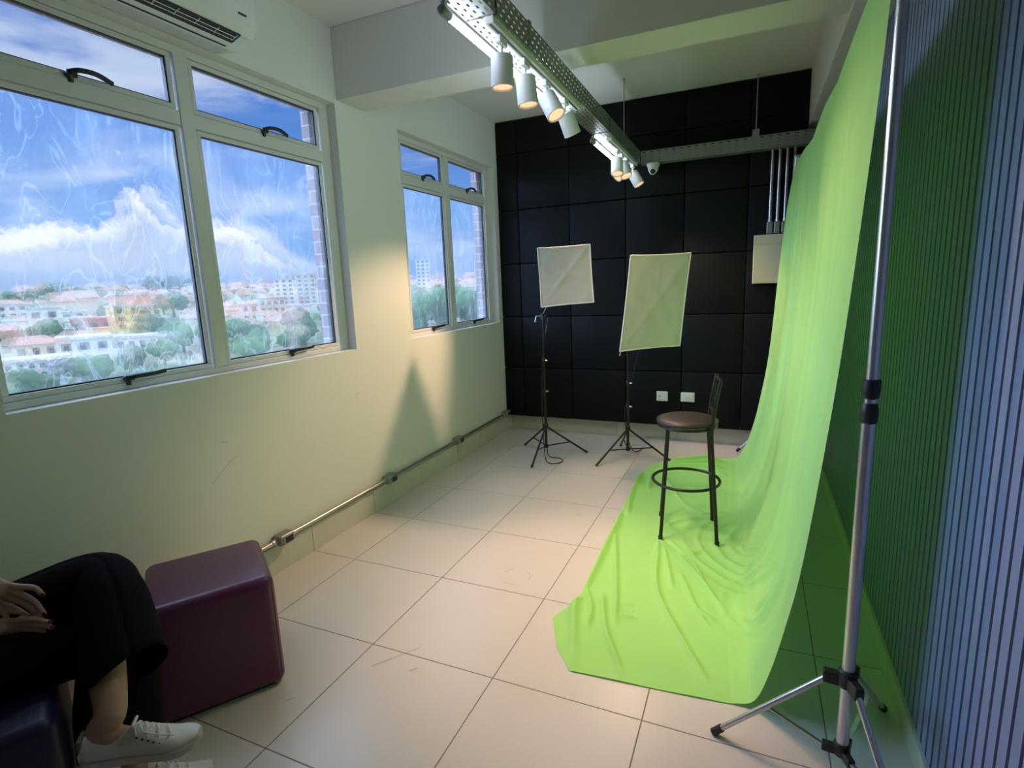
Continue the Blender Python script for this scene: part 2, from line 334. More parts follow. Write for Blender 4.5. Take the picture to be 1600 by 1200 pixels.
# ------------------------------------------------------------------ windows
def window(name, y0, y1, panes, label, film):
    root = thing(name, ((XW - .09), (y0 + y1) / 2, 1.124), label, 'window', None, 'structure')
    z0, z1 = 1.124, 2.592; xg = -.40; xf0, xf1 = -.418, -.375
    zl0, zl1, zu0, zu1 = 1.176, 2.231, 2.342, 2.535
    f = MB()   # outer frame, mullion, transom
    f.box((xf0, y0, z0), (xf1, y1, zl0 - .022)); f.box((xf0, y0, zu1 + .022), (xf1, y1, z1))
    f.box((xf0, y0, zl0 - .022), (xf1, panes[0][0] - .032, zu1 + .022)); f.box((xf0, panes[1][1] + .032, zl0 - .022), (xf1, y1, zu1 + .022))
    f.build('outer_frame', M['frame'], root, bevel=.003)
    mm0, mm1 = panes[0][1] + .028, panes[1][0] - .028
    MB().box((xf0, mm0, zl0 - .022), (xf1 + .006, mm1, zu1 + .022)).build('mullion', M['frame'], root, bevel=.003)
    for a, bb in panes:
        MB().box((xf0, a - .03, zl1 + .024), (xf1 + .002, bb + .03, zu0 - .024)).build('transom', M['frame'], root, bevel=.003)
        for (c0, c1, lo) in ((zl0, zl1, True), (zu0, zu1, False)):
            s = MB(); w = .020; e = .002
            s.box((xf0 + .012, a - w, c0 - w), (xf1 - .004, bb + w, c0)); s.box((xf0 + .012, a - w, c1), (xf1 - .004, bb + w, c1 + w))
            s.box((xf0 + .012, a - w, c0), (xf1 - .004, a, c1)); s.box((xf0 + .012, bb, c0), (xf1 - .004, bb + w, c1))
            so = s.build('sash', M['frame'], root, bevel=.002)
            g = MB(); t = .006
            g.box((xg - .006, a, c0), (xg + .012, bb, c0 + t)); g.box((xg - .006, a, c1 - t * .6), (xg + .012, bb, c1)); g.box((xg - .006, bb - t, c0), (xg + .012, bb, c1)); g.box((xg - .006, a, c0), (xg + .012, a + t * .6, c1))
            g.build('gasket', M['rubber'], so)
            MB().add([(xg, a, c0), (xg, bb, c0), (xg, bb, c1), (xg, a, c1)], [(0, 1, 2, 3)]).build('pane', M['film'] if lo else M['glass'], so, fix=False)
            # latch handle: post, boss and a long curved lever
            hy = a + (bb - a) * (.55 if lo else .52); hz = (c0 - .006) if lo else (c0 - .008); x = xf1 + .004
            h = MB(); h.box((x - .006, hy - .045, hz - .008), (x + .012, hy - .008, hz + .014)); h.tube([(x, hy - .03, hz), (x, hy - .03, hz - .028)], [.012, .009], 12)
            pts = cat_rom([(x + .012, hy - .035, hz + .006), (x + .026, hy - .005, hz + .016), (x + .03, hy + .05, hz + .017), (x + .022, hy + .11, hz + .002)] if not lo else
                          [(x + .012, hy - .035, hz + .004), (x + .022, hy, hz + .008), (x + .022, hy + .06, hz + .008), (x + .018, hy + .12, hz + .012)], 5)
            for i in range(len(pts) - 1):
                p, q = pts[i], pts[i + 1]; d = (q - p); L = d.length; d.normalize(); up = V((0, 0, 1)); up = (up - d * up.dot(d)).normalized()
                h.obox((p + q) / 2, d, d.cross(up), up, (L / 2 + .001, .006, .0085))
            h.build('latch_handle', M['handle'], root, bevel=.002)
    return root
def wy(y): return -2.7864 + .9622 * (y + 2.7864)
window('window_1', W1[0], W1[1], ((wy(-1.7529), wy(-.945)), (wy(-.8168), wy(-.0193))), 'large white framed window with two sashes and crinkled film, nearest the viewer', 1)
window('window_2', W2[0], W2[1], ((wy(.8716), wy(1.4491)), (wy(1.5765), wy(2.2273))), 'narrower white framed window beside the black panelled wall', 1)
# ------------------------------------------------------------------ black padded panels
ROWZ = [ZC, 2.7065, 2.196, 1.6883, 1.1717, .6592, .152]; COLX = [XW, -.0999, .4124, .9352, 1.4383, 1.9379, XR]
ORD = ['first', 'second', 'third', 'fourth', 'fifth', 'sixth']; ORDR = ['top', 'second', 'third', 'fourth', 'fifth', 'bottom']
for r in range(6):
    for c in range(6):
        x0, x1 = COLX[c] + .002, COLX[c + 1] - .002; z1, z0 = ROWZ[r] - .002, ROWZ[r + 1] + .002
        if r <= 1 and c == 5: x1 = 2.343
        if r == 0: z1 -= .004
        o = MB().box((x0, 2.2243, z0), (x1, YB - .002, z1)).build('acoustic_panel', M['panel'], bevel=.009, seg=3, smooth=True, auto=False)
        tag(o, 'black wall panel, %s row below the ceiling, %s column from the windows' % (ORDR[r], ORD[c]), 'wall panel', 'black padded panels on the far wall', 'thing')
# ------------------------------------------------------------------ cable trays, rods
def xc(y): return 1.066 - .0125 * (y + 1)
TA = V((-.0125, 1, 0)).normalized()
def tray_pt(y, dx, z): return V((xc(y) + dx, y, z))
t = thing('hanging_cable_tray', (xc(0), 0, 2.45), 'perforated grey metal cable tray running the length of the room, carrying the lights', 'cable tray')
y0, y1 = -4.6, 2.085; L = y1 - y0
mb = MB()
mb.perf(tray_pt(y0, -.06, 2.45), TA, (1, 0, 0), L, 5, .024, .05, .022, .008); mb.perf(tray_pt(y0, .06, 2.45), TA, (0, 0, 1), L, 4, .025, .05, .020, .008); mb.perf(tray_pt(y0, -.06, 2.45), TA, (0, 0, 1), L, 4, .025, .05, .020, .008)
mb.build('tray_channel', M['galv'], t, solid=.0016, fix=False)
for yy in (-.825, .95):
    s = MB(); s.obox(tray_pt(yy, .0625, 2.5), TA, (1, 0, 0), (0, 0, 1), (.004, .0015, .051)); s.obox(tray_pt(yy, 0, 2.4485), TA, (1, 0, 0), (0, 0, 1), (.004, .062, .0012)); s.build('joint', M['rubber'], t)
s = MB(); s.obox(tray_pt(-.49, .064, 2.505), TA, (1, 0, 0), (0, 0, 1), (.014, .003, .05)); s.build('hanger_bracket', M['galv'], t)
t2 = thing('hanging_cable_tray', (1.75, 2.15, 2.45), 'perforated grey metal cable tray crossing in front of the black panels', 'cable tray')
X0, X1 = xc(2.1) + .063, XR - .012; mb = MB()
mb.perf((X0, 2.10, 2.45), (1, 0, 0), (0, 0, 1), X1 - X0, 4, .025, .06, .026, .007, False); mb.perf((X0, 2.20, 2.45), (1, 0, 0), (0, 0, 1), X1 - X0, 4, .025, .06, .026, .007, False); mb.perf((X0, 2.10, 2.45), (1, 0, 0), (0, 1, 0), X1 - X0, 4, .025, .06, .026, .007)
mb.build('tray_channel', M['galv'], t2, solid=.0016, fix=False)
s = MB(); s.box((1.95, 2.0945, 2.45), (2.0, 2.0985, 2.60)); s.build('hanger_bracket', M['galv'], t2)
for p, zb, lab in (((1.035, 1.713), 2.455, 'thin threaded rod hanging the long cable tray from the ceiling'), ((1.975, 2.15), 2.455, 'thin threaded rod hanging the crosswise cable tray by the conduits'), ((1.09, -3.4), 2.455, 'thin threaded rod hanging the tray behind the viewer')):
    r = thing('hanging_rod', (p[0], p[1], zb), lab, 'rod', 'threaded rods')
    top = 2.612 if 0 < p[1] < .258 else ZC
    MB().tube([(p[0], p[1], zb), (p[0], p[1], top)], .004, 8).build('rod', M['steel'], r, smooth=True)
    MB().lathe((p[0], p[1], top - .012), (0, 0, 1), [(.010, 0), (.010, .012)], 6).build('anchor_nut', M['steel'], r)
# ------------------------------------------------------------------ tubes, tracks, spots
def tube_lamp(ya, yb, label):
    c = tray_pt((ya + yb) / 2, -.062, 2.405); r = thing('ceiling_tube_light', c, label, 'tube light', 'cool white tube lights under the long tray')
    pa, pb = tray_pt(ya, -.062, 2.418), tray_pt(yb, -.062, 2.418)
    MB().tube([pa, pb], .014, 20).build('tube', M['tube'], r, smooth=True)
    for p, d in ((pa, -1), (pb, 1)):
        MB().lathe(p - TA * .004 * d, TA * d, [(.0145, 0), (.017, .004), (.017, .055), (.014, .06), (.008, .062)], 20).build('end_cap', M['galv'], r, smooth=True)
        MB().obox(p + TA * .03 * d + V((0, 0, .022)), TA, (1, 0, 0), (0, 0, 1), (.010, .008, .010)).build('clip', M['steel'], r)
tube_lamp(-.955, .42, 'glowing cool white tube light along the tray, nearest the viewer')
tube_lamp(1.03, 2.03, 'glowing cool white tube light along the tray, near the black wall')
def track(ya, yb, label):
    r = thing('ceiling_track_rail', tray_pt((ya + yb) / 2, .034, 2.42), label, 'track rail', 'white lighting tracks')
    MB().obox(tray_pt((ya + yb) / 2, .034, 2.4355), TA, (1, 0, 0), (0, 0, 1), ((yb - ya) / 2, .018, .0125)).build('rail', M['lampwhite'], r, bevel=.002)
    MB().obox(tray_pt((ya + yb) / 2, .034, 2.4225), TA, (1, 0, 0), (0, 0, 1), ((yb - ya) / 2 - .01, .005, .001)).build('slot', M['rubber'], r)
track(-.83, .31, 'white lighting track under the tray holding four spotlights, nearest the viewer')
track(1.07, 2.02, 'white lighting track under the tray holding four spotlights, near the black wall')
def spot(y, aim, label, power, size=62, pivot_dx=0):
    base = tray_pt(y, .028, 2.42); r = thing('ceiling_spotlight', base, label, 'spotlight', 'white track spotlights')
    MB().obox(base + V((0, 0, -.014)), TA, (1, 0, 0), (0, 0, 1), (.034, .012, .014)).build('adapter', M['lampwhite'], r, bevel=.003)
    piv = base + V((0, 0, -.068)); d = (V(aim) - piv).normalized(); up = V((0, 0, 1))
    MB().tube([base + V((0, 0, -.026)), base + V((0, 0, -.045)), piv], .0065, 10).build('arm', M['lampwhite'], r, smooth=True)
    o = piv - d * .004
    MB().lathe(o, d, [(.004, 0), (.039, .001), (.0425, .004), (.0445, .112), (.0445, .115), (.039, .115), (.038, .105), (.002, .104)], 36).build('lamp_can', M['lampwhite'], r, smooth=True)
    ob = MB().lathe(o, d, [(.001, .105), (.038, .1055), (.038, .108), (.027, .1055), (.001, .1053)], 32).build('lamp_face', M['lamp'], r, smooth=True)
    l = D.lights.new('spot_beam', 'SPOT'); l.energy = power; l.color = (1.0, .65, .40); l.spot_size = math.radians(size); l.spot_blend = .75; l.shadow_soft_size = .035
    lo = D.objects.new('spot_beam', l); COL.objects.link(lo); lo.parent = r
    lo.location = (o + d * .120) - r.location; lo.rotation_euler = d.to_track_quat('-Z', 'Y').to_euler()
PW = 49
spot(-.71, (1.10, -.76, 0), 'white track spotlight aimed straight down, nearest the viewer', PW * .7)
spot(-.465, (1.32, -.52, 0), 'white track spotlight aimed straight down, second from the viewer', PW * 1.6)
spot(-.195, (1.95, -.55, .85), 'white track spotlight tilted towards the green cloth, third from the viewer', PW * 1.0, 125)
spot(.09, (1.58, 1.0, .42), 'white track spotlight turned away with its glowing face hidden, fourth from viewer', PW * .66, 120)
spot(1.34, (1.22, .55, 0), 'white track spotlight with glowing face, first of the far four', PW * .8)
spot(1.50, (1.9, .95, .4), 'white track spotlight half hidden behind the first of the far four', PW * .6, 90)
spot(1.68, (-.31, .25, .80), 'white track spotlight tilted sideways towards the window wall', PW * 4.2, 50)
spot(1.93, (2.15, 1.85, .5), 'white track spotlight turned towards the green cloth, farthest of all', PW * 1.2, 70)
# dome camera under the cross tray
t = thing('ceiling_dome_camera', (1.19, 2.13, 2.36), 'small white dome camera under the crosswise cable tray', 'security camera')
MB().lathe((1.19, 2.13, 2.449), (0, 0, -1), [(.052, 0), (.055, .006), (.053, .018), (.047, .03), (.04, .055), (.025, .078), (.006, .085)], 32).build('housing', M['white'], t, smooth=True)
dd = V((.06, -.8, -.55)).normalized()
MB().lathe(V((1.19, 2.13, 2.405)) + dd * .028, dd, [(.033, 0), (.031, .016), (.025, .020), (.022, .018), (.001, .018)], 28).build('lens_ring', M['white'], t, smooth=True)
MB().lathe(V((1.19, 2.13, 2.405)) + dd * .0465, dd, [(.022, 0), (.019, .006), (.010, .010), (.001, .011)], 28).build('lens', M['plastic'], t, smooth=True)
# smoke detector like knob on the ceiling
o = MB().lathe((1.28, .75, ZC), (0, 0, -1), [(.035, 0), (.034, .006), (.012, .012), (.008, .02)], 20).build('ceiling_rose', M['steel'], smooth=True)
tag(o, 'small round metal fitting on the ceiling behind the beam', 'ceiling fitting', None, 'thing')
# ------------------------------------------------------------------ conduits, box, outlets
for i, x in enumerate((2.103, 2.156, 2.209, 2.262)):
    t = thing('wall_mounted_conduit', (x, 2.19, 1.81), ['steel conduit dropping to the cream box, nearest the windows', 'steel conduit dropping to the cream box, second from the windows', 'steel conduit dropping to the cream box, third from the windows', 'steel conduit farthest from the windows, mostly behind the green cloth'][i], 'conduit', 'steel conduits above the cream box')
    MB().tube([(x, 2.185, 1.90), (x, 2.185, 2.452)], .012, 14).build('pipe', M['steel'], t, smooth=True)
    MB().box((x - .023, 2.160, 1.812), (x + .023, 2.222, 1.905)).build('fitting_body', M['galv'], t, bevel=.008)
    MB().box((x - .016, 2.157, 1.824), (x + .016, 2.161, 1.893)).build('cover_plate', M['galv'], t, bevel=.002)
    MB().lathe((x, 2.185, 1.905), (0, 0, 1), [(.017, 0), (.017, .016)], 8).build('lock_nut', M['steel'], t)
t = thing('wall_mounted_box', (2.16, 2.19, 1.42), 'cream electrical box on the black wall behind the green cloth', 'electrical box')
MB().box((1.99, 2.15, 1.42), (2.34, 2.2235, 1.806)).build('body', M['cream'], t, bevel=.004)
MB().box((1.994, 2.146, 1.425), (2.336, 2.151, 1.728)).build('lid', M['cream'], t, bevel=.003)
MB().box((1.994, 2.146, 1.732), (2.336, 2.151, 1.802)).build('cover_strip', M['cream'], t, bevel=.003)
for i, (x0, x1, z0, z1) in enumerate(((1.222, 1.322, .385, .475), (1.436, 1.556, .388, .474))):
    t = thing('wall_outlet', ((x0 + x1) / 2, 2.217, z0), ['white wall outlet with one black hole, nearer the windows', 'white double wall outlet behind the bar stool'][i], 'wall outlet', 'white outlets on the black wall')
    MB().box((x0, 2.211, z0), (x1, 2.2245, z1)).build('plate', M['white'], t, bevel=.004)
    MB().box((x0 + .012, 2.208, z0 + .012), (x1 - .012, 2.2115, z1 - .012)).build('insert', M['white'], t, bevel=.002)
    for k in ((.28,) if i == 0 else (.42, .66)):
        MB().lathe((x0 + (x1 - x0) * k, 2.2075, z0 + (z1 - z0) * (.5 if i == 0 else .42)), (0, -1, 0), [(.006 if i == 0 else .010, 0), (.005 if i == 0 else .009, .0008)], 14).build('socket', M['plastic'] if i == 0 else M['cream'], t)
t = thing('wall_conduit', (-.285, 0, .18), 'long steel conduit running above the skirting of the window wall', 'conduit')
MB().tube([(-.285, -5.1, .183), (-.285, 2.15, .190)], .0125, 14).build('pipe', M['steel'], t, smooth=True)
for i, y in enumerate((-.79, .165, 1.14, 2.14)):
    z = .183 + .007 * (y + 5.1) / 7.25
    t = thing('wall_socket_box', (-.285, y, z - .03), ['metal conduit outlet box with black socket beside the purple ottoman', 'metal conduit outlet box with black socket, second from the ottoman', 'metal conduit outlet box with black socket, third from the ottoman', 'metal conduit outlet box in the corner by the black wall'][i], 'outlet box', 'outlet boxes on the low conduit')
    MB().box((-.311, y - .05, z - .026), (-.248, y + .05, z + .030)).build('body', M['galv'], t, bevel=.010, seg=3)
    MB().box((-.249, y - .038, z - .020), (-.243, y + .038, z + .023)).build('face_plate', M['galv'], t, bevel=.003)
    MB().box((-.2445, y - .022, z - .015), (-.241, y + .030, z + .018)).build('socket', M['plastic'], t, bevel=.002)
    for s in (-1, 1): MB().lathe((-.285, y + s * .048, z), (0, s, 0), [(.019, 0), (.019, .012), (.016, .014), (.016, .03), (.0128, .032)], 14).build('hub', M['steel'], t, smooth=True)
# ------------------------------------------------------------------ air conditioner
ya, yb = -1.62, -.755
t = thing('wall_air_conditioner', (XW, (ya + yb) / 2, 2.60), 'white split air conditioner on the wall above the large window', 'air conditioner')
mb = MB(); mb.prism([(XW + .001, 2.612), (XW + .085, 2.598), (XW + .105, 2.618), (XW + .165, 2.640), (XW + .178, 2.632), (XW + .215, 2.672), (XW + .225, 2.74), (XW + .215, 2.88), (XW + .19, 2.905), (XW + .001, 2.905)], ya, yb)
mb.build('housing', M['acw'], t, bevel=.008, seg=3)
sl = V((.100, 0, .030)).normalized(); nn = V((sl.z, 0, -sl.x))
MB().box((XW + .004, ya + .03, 2.5965), (XW + .082, yb - .045, 2.606)).build('underside_panel', M['aclow'], t, bevel=.004)
c = V((XW + .150, (ya + yb) / 2 - .01, 2.6285))
MB().obox(c, sl, (0, 1, 0), nn, (.034, (yb - ya) / 2 - .055, .007)).build('air_outlet', M['acd'], t)
c2 = V((XW + .108, (ya + yb) / 2 - .01, 2.6125))
MB().obox(c2, sl, (0, 1, 0), nn, (.014, (yb - ya) / 2 - .05, .005)).build('louver', M['acw'], t, bevel=.003)
MB().obox(c2 - sl * .017 + nn * .002, sl, (0, 1, 0), nn, (.0035, (yb - ya) / 2 - .065, .004)).build('slot', M['acd'], t)
g = MB()
for k in (-.008, .012):
    o_ = c + sl * k + nn * .009; g.tube([o_ + V((0, -(yb - ya) / 2 + .07, 0)), o_ + V((0, (yb - ya) / 2 - .07, 0))], .0018, 6)
for k in range(9):
    yy = -(yb - ya) / 2 + .07 + k * ((yb - ya) - .14) / 8; g.tube([c + V((0, yy, 0)) - sl * .012 + nn * .009, c + V((0, yy, 0)) + sl * .028 + nn * .009], .0018, 6)
g.build('guard_wire', M['acw'], t)
MB().box((XW + .2195, yb - .10, 2.70), (XW + .226, yb - .06, 2.706)).build('indicator_mark', M['acd'], t)
# ------------------------------------------------------------------ green cloth
def lerp(a, b, t): return a + (b - a) * t
WR = [[(1.202, 1.274), (1.238, .641), (1.281, .326), (1.294, -.285), (1.296, -.581), (1.409, -.961)], [(1.564, .204), (1.625, -.299), (1.783, -.659), (1.896, -.861)], [(1.564, .204), (1.759, -.071), (1.904, -.319), (2.003, -.446)], [(1.274, .324), (1.432, -.326), (1.506, -.665)], [(1.39, -.427), (1.469, -.696), (1.59, -.933)], [(1.445, 1.246), (1.629, .771), (1.809, .609), (1.958, .431)], [(1.586, .183), (1.696, -.273)], [(1.76, .028), (1.845, -.198)], [(1.307, -.415), (1.378, -.588), (1.396, -.723)], [(1.547, .352), (1.658, .523), (1.822, .614)], [(1.564, .009), (1.564, .204)], [(1.391, 1.498), (1.619, 1.626), (1.866, 1.761)], [(1.505, 1.423), (1.717, 1.462), (1.926, 1.45)], [(1.258, 1.345), (1.269, .86), (1.318, .478)], [(1.501, -.486), (1.553, -.486)], [(1.501, -.579), (1.583, -.585)], [(1.307, -.371), (1.285, -.565)], [(1.872, .226), (1.99, .109), (2.031, .31)], [(1.589, .243), (1.719, .091), (1.807, .149)], [(1.721, -.131), (1.811, -.391), (1.88, -.526)], [(1.815, -.427), (1.914, -.496)], [(1.42, 1.58), (1.62, 1.70), (1.80, 1.80)], [(1.35, 1.42), (1.60, 1.54), (1.85, 1.60)], [(1.33, 1.30), (1.37, .95)]]
WRS = []
for i, w in enumerate(WR):
    pts = cat_rom([(x, y, 0) for x, y in w], 6); hgt = [.016, .011, .015, .010, .011, .010, .008, .007, .010, .008, .008, .020, .018, .014, .006, .006, .010, .016, .008, .007, .010, .024, .020, .012][i]
    WRS.append(([(p.x, p.y) for p in pts], hgt, [.020, .012, .013, .012, .012, .014, .011, .010, .010, .012, .010, .022, .022, .014, .008, .008, .010, .022, .012, .010, .014, .022, .022, .012][i]))
def wr_h(x, y):
    h = 0.0
    for pts, a, w in WRS:
        bx0 = min(p[0] for p in pts) - 3 * w; bx1 = max(p[0] for p in pts) + 3 * w
        if x < bx0 or x > bx1: continue
        dm = 9; tm = 0; n = len(pts) - 1
        for k in range(n):
            ax, ay = pts[k]; bx, by = pts[k + 1]; dx, dy = bx - ax, by - ay; L2 = dx * dx + dy * dy + 1e-12
            tt = max(0, min(1, ((x - ax) * dx + (y - ay) * dy) / L2)); d = math.hypot(x - ax - tt * dx, y - ay - tt * dy)
            if d < dm: dm = d; tm = (k + tt) / n
        if dm < 3 * w: h = max(h, a * math.exp(-(dm / w) ** 2) * min(1, 5 * tm + .25, 5 * (1 - tm) + .15))
    return h
# hanging profiles (x at heights) from the near edge s=0 to the far edge s=1
HANG = {0.0: [(2.288, -1.09, 2.345), (2.281, -1.05, 1.97), (2.254, -1.05, 1.5), (2.224, -1.05, 1.10), (2.176, -1.04, .62), (2.138, -1.02, .37), (2.100, -.99, .17), (2.06, -.955, .035), (1.99, -.955, .004)],
        .10: [(2.286, -.80, 2.285), (2.282, -.78, 1.97), (2.262, -.77, 1.5), (2.236, -.76, 1.10), (2.192, -.72, .62), (2.158, -.68, .36), (2.112, -.62, .15), (2.045, -.57, .03), (1.96, -.57, .004)],
        .40: [(2.275, .16, 2.245), (2.272, .14, 1.95), (2.262, .10, 1.5), (2.240, .06, 1.10), (2.200, .02, .62), (2.160, .02, .34), (2.095, .05, .14), (2.02, .08, .03), (1.94, .09, .004)],
        .70: [(2.266, 1.05, 2.235), (2.256, 1.04, 1.95), (2.238, 1.03, 1.5), (2.212, 1.00, 1.05), (2.165, .98, .58), (2.115, .97, .30), (2.05, .97, .11), (1.98, .97, .02), (1.90, .97, .004)],
        1.0: [(2.258, 1.95, 2.335), (2.214, 1.93, 2.0), (2.180, 1.91, 1.6), (2.135, 1.90, .90), (2.078, 1.90, .48), (2.035, 1.89, .27), (1.985, 1.88, .11), (1.93, 1.86, .02), (1.87, 1.85, .004)]}
END = [(0, 1.405, -1.0), (.05, 1.31, -.88), (.10, 1.228, -.70), (.165, 1.296, -.51), (.26, 1.285, -.22), (.37, 1.272, .07), (.52, 1.264, .48), (.65, 1.254, .88), (.78, 1.244, 1.25), (.90, 1.30, 1.56), (1.0, 1.53, 1.76)]
def interp(tab, s):
    for a, bb in zip(tab, tab[1:]):
        if s <= bb[0]:
            t = (s - a[0]) / (bb[0] - a[0]); return [lerp(p, q, t) for p, q in zip(a[1:], bb[1:])]
    return list(tab[-1][1:])
def key_interp(s):
    ks = sorted(HANG); 
    for a, bb in zip(ks, ks[1:]):
        if s <= bb + 1e-9:
            t = (s - a) / (bb - a); t = t * t * (3 - 2 * t) * .5 + t * .5
            return [V(p).lerp(V(q), t) for p, q in zip(HANG[a], HANG[bb])]
def g1(x): return math.exp(-x * x)
def swag(y, q):
    """nested U-shaped folds where the hanging cloth is held by the stool's foot; q = length along the cloth above the floor"""
    out = 0
    for cy_, cq, r0, sp, r1, am in ((.36, .40, .30, .082, .74, .013), (-.28, .34, .20, .075, .48, .009)):
        dy, dq = y - cy_, q - cq; r = math.hypot(dy, dq)
        if r < 1e-4 or r > r1 + .1: continue
        c = (-.42 * dy - .91 * dq) / r; k = max(0, min(1, (c - .30) / .45)); k = k * k * (3 - 2 * k)
        e = max(0, min(1, (r - r0 + .06) / .07)) * max(0, min(1, (r1 - r) / .16))
        ph = (r - r0) / sp + .35 * math.sin(5 * dy + 2 * dq); v = .5 + .5 * math.cos(2 * math.pi * ph)
        out += am * (v ** 1.6 - .35) * e * k
    return out
NS, NH, NF = 300, 12, 84
rows = []
for i in range(NS + 1):
    s = i / NS; K = key_interp(s); hang = cat_rom(K, NH); m = len(hang); line = []
    qs = [0.0] * m
    for j in range(m - 2, -1, -1): qs[j] = qs[j + 1] + (hang[j + 1] - hang[j]).length
    clip = abs(math.sin(s * math.pi * 3.4))
    for j, p in enumerate(hang):
        t = j / (m - 1); z = p.z; x, y = p.x, p.y
        env = min(1, t * 3) * (1 if z > .12 else max(0, z / .12))
        # long soft folds falling from the bar, drifting towards the near edge as they fall
        a = 0
        for c, amp, w, dr in ((.05, .010, .018, .00), (.15, .022, .030, -.03), (.205, .014, .011, -.035), (.27, -.022, .026, -.05), (.315, .012, .010, -.06), (.37, .026, .024, -.09), (.425, .012, .010, -.10), (.48, -.026, .034, -.12), (.57, .030, .024, -.16), (.615, .014, .010, -.17), (.67, -.022, .026, -.18), (.77, .028, .022, -.20), (.82, .012, .009, -.18), (.87, -.024, .026, -.16), (.94, .022, .018, -.05)):
            a += amp * g1((s - c - dr * t * t) / w)
        x -= a * env * (.4 + .9 * t)
        # swags low down where the hanging cloth turns on to the floor
        tg = (hang[min(j + 1, m - 1)] - hang[max(j - 1, 0)]); tg.normalize()
        f = swag(y, qs[j]); x += f * tg.z; z -= f * tg.x
        if j == 0: z -= .03 * (1 - clip) * (0 if s < .02 or s > .98 else 1)
        elif t < .2: z -= .03 * (1 - clip) * (1 - t / .2) * (0 if s < .02 or s > .98 else 1)
        line.append((x, y, max(z, .003)))
    ex, ey = interp(END, s); f0 = hang[-1]
    for j in range(1, NF + 1):
        t = j / NF; x, y = lerp(f0.x, ex, t), lerp(f0.y, ey, t ** .8 if s < .12 else t)
        e = min(1, j / 14)
        e = e * e * (3 - 2 * e); z = .004 + (wr_h(x, y) * 2.0 + .0) * e + max(-.002, swag(y, -(f0.x - x))) * min(1, max(0, (.30 - (f0.x - x)) / .1)) + .0011 * (1 + math.sin(x * 21 + y * 13)) * e + .0008 * (1 + math.sin(y * 17 - x * 9)) * e
        if j >= NF - 1: z = .0035 + wr_h(x, y) * .5
        line.append((x, y, z))
    rows.append(line)
mb = MB().sheet(rows); gc = mb.build('green_screen_cloth', M['green'], smooth=True, fix=False, auto=False)
tag(gc, 'bright green backdrop cloth hanging from stands and spread over the floor', 'backdrop cloth', None, 'thing')
# ------------------------------------------------------------------ backdrop stands and bar
def stand(cx, cy, feet, label, top=2.36):
    t = thing('backdrop_stand', (cx, cy, 0), label, 'light stand', 'silver backdrop stands')
    MB().tube([(cx, cy, .09), (cx, cy, 1.135)], .0165, 20).build('pole', M['alu'], t, smooth=True)
    MB().tube([(cx, cy, 1.10), (cx, cy, top)], .0135, 20).build('upper_pole', M['alu'], t, smooth=True)
    for z in (1.10, 1.165):
        pr = [(.017, 0), (.0205, .004), (.0205, .038), (.018, .05), (.0145, .054)] if z == 1.10 else [(.0145, 0), (.0195, .006), (.021, .02), (.021, .042), (.0205, .05), (.015, .052)]
        MB().lathe((cx, cy, z), (0, 0, 1), pr, 24).build('lock_collar', M['plastic'], t, smooth=True)
    hub = MB(); hub.lathe((cx, cy, .315), (0, 0, 1), [(.023, 0), (.025, .006), (.025, .05), (.022, .055)], 20)
    low = MB(); low.lathe((cx, cy, .085), (0, 0, 1), [(.018, 0), (.022, .006), (.022, .04), (.019, .045)], 20)
    for fx, fy in feet:
        d = V((fx - cx, fy - cy, 0)); dn = d.normalized(); sd = V((-dn.y, dn.x, 0)); Z = V((0, 0, 1)); p0 = V((cx, cy, .335)) + dn * .045; p1 = V((fx, fy, .014))
        hub.obox(V((cx, cy, .335)) + dn * .036, dn, sd, Z, (.026, .013, .019)); low.obox(V((cx, cy, .10)) + dn * .03, dn, sd, Z, (.022, .011, .013))
        leg = MB().tube([p0, p1], .0095, 14).build('leg', M['alu'], t, smooth=True)
        dl = (p1 - p0).normalized(); MB().tube([p1 - dl * .03, p1 + dl * .008], .0125, 14).build('rubber_foot', M['plastic'], leg, smooth=True)
        mid = p0.lerp(p1, .52); a = V((cx, cy, .10)) + dn * .045; br = (mid - a); bl = br.length; br.normalize()
        MB().obox((mid + a) / 2, br, sd, br.cross(sd), (bl / 2, .006, .0025)).build('brace', M['alu'], t)
    hub.build('leg_hub', M['plastic'], t, bevel=.004); low.build('brace_hub', M['plastic'], t, bevel=.003)
    MB().lathe((cx, cy, top), (0, 0, 1), [(.014, 0), (.016, .01), (.012, .03), (.006, .034)], 16).build('top_spigot', M['plastic'], t, smooth=True)
stand(2.297, -1.15, [(1.945, -1.113), (2.468, -.805), (2.432, -1.50)], 'silver tripod stand with black clamps in front of the slatted wall')
stand(2.262, 2.03, [(1.928, 2.077), (2.42, 1.74), (2.40, 2.27)], 'silver tripod stand at the far end, mostly hidden by green cloth')
o = MB().tube(cat_rom([(2.296, -1.13, 2.352), (2.300, -.78, 2.262), (2.292, .1, 2.205), (2.284, 1.0, 2.20), (2.272, 1.6, 2.28), (2.264, 2.01, 2.352)], 6), .010, 14).build('hanging_crossbar', M['alu'], smooth=True)
tag(o, 'sagging silver bar between the two stands holding up the green cloth', 'crossbar', None, 'thing')
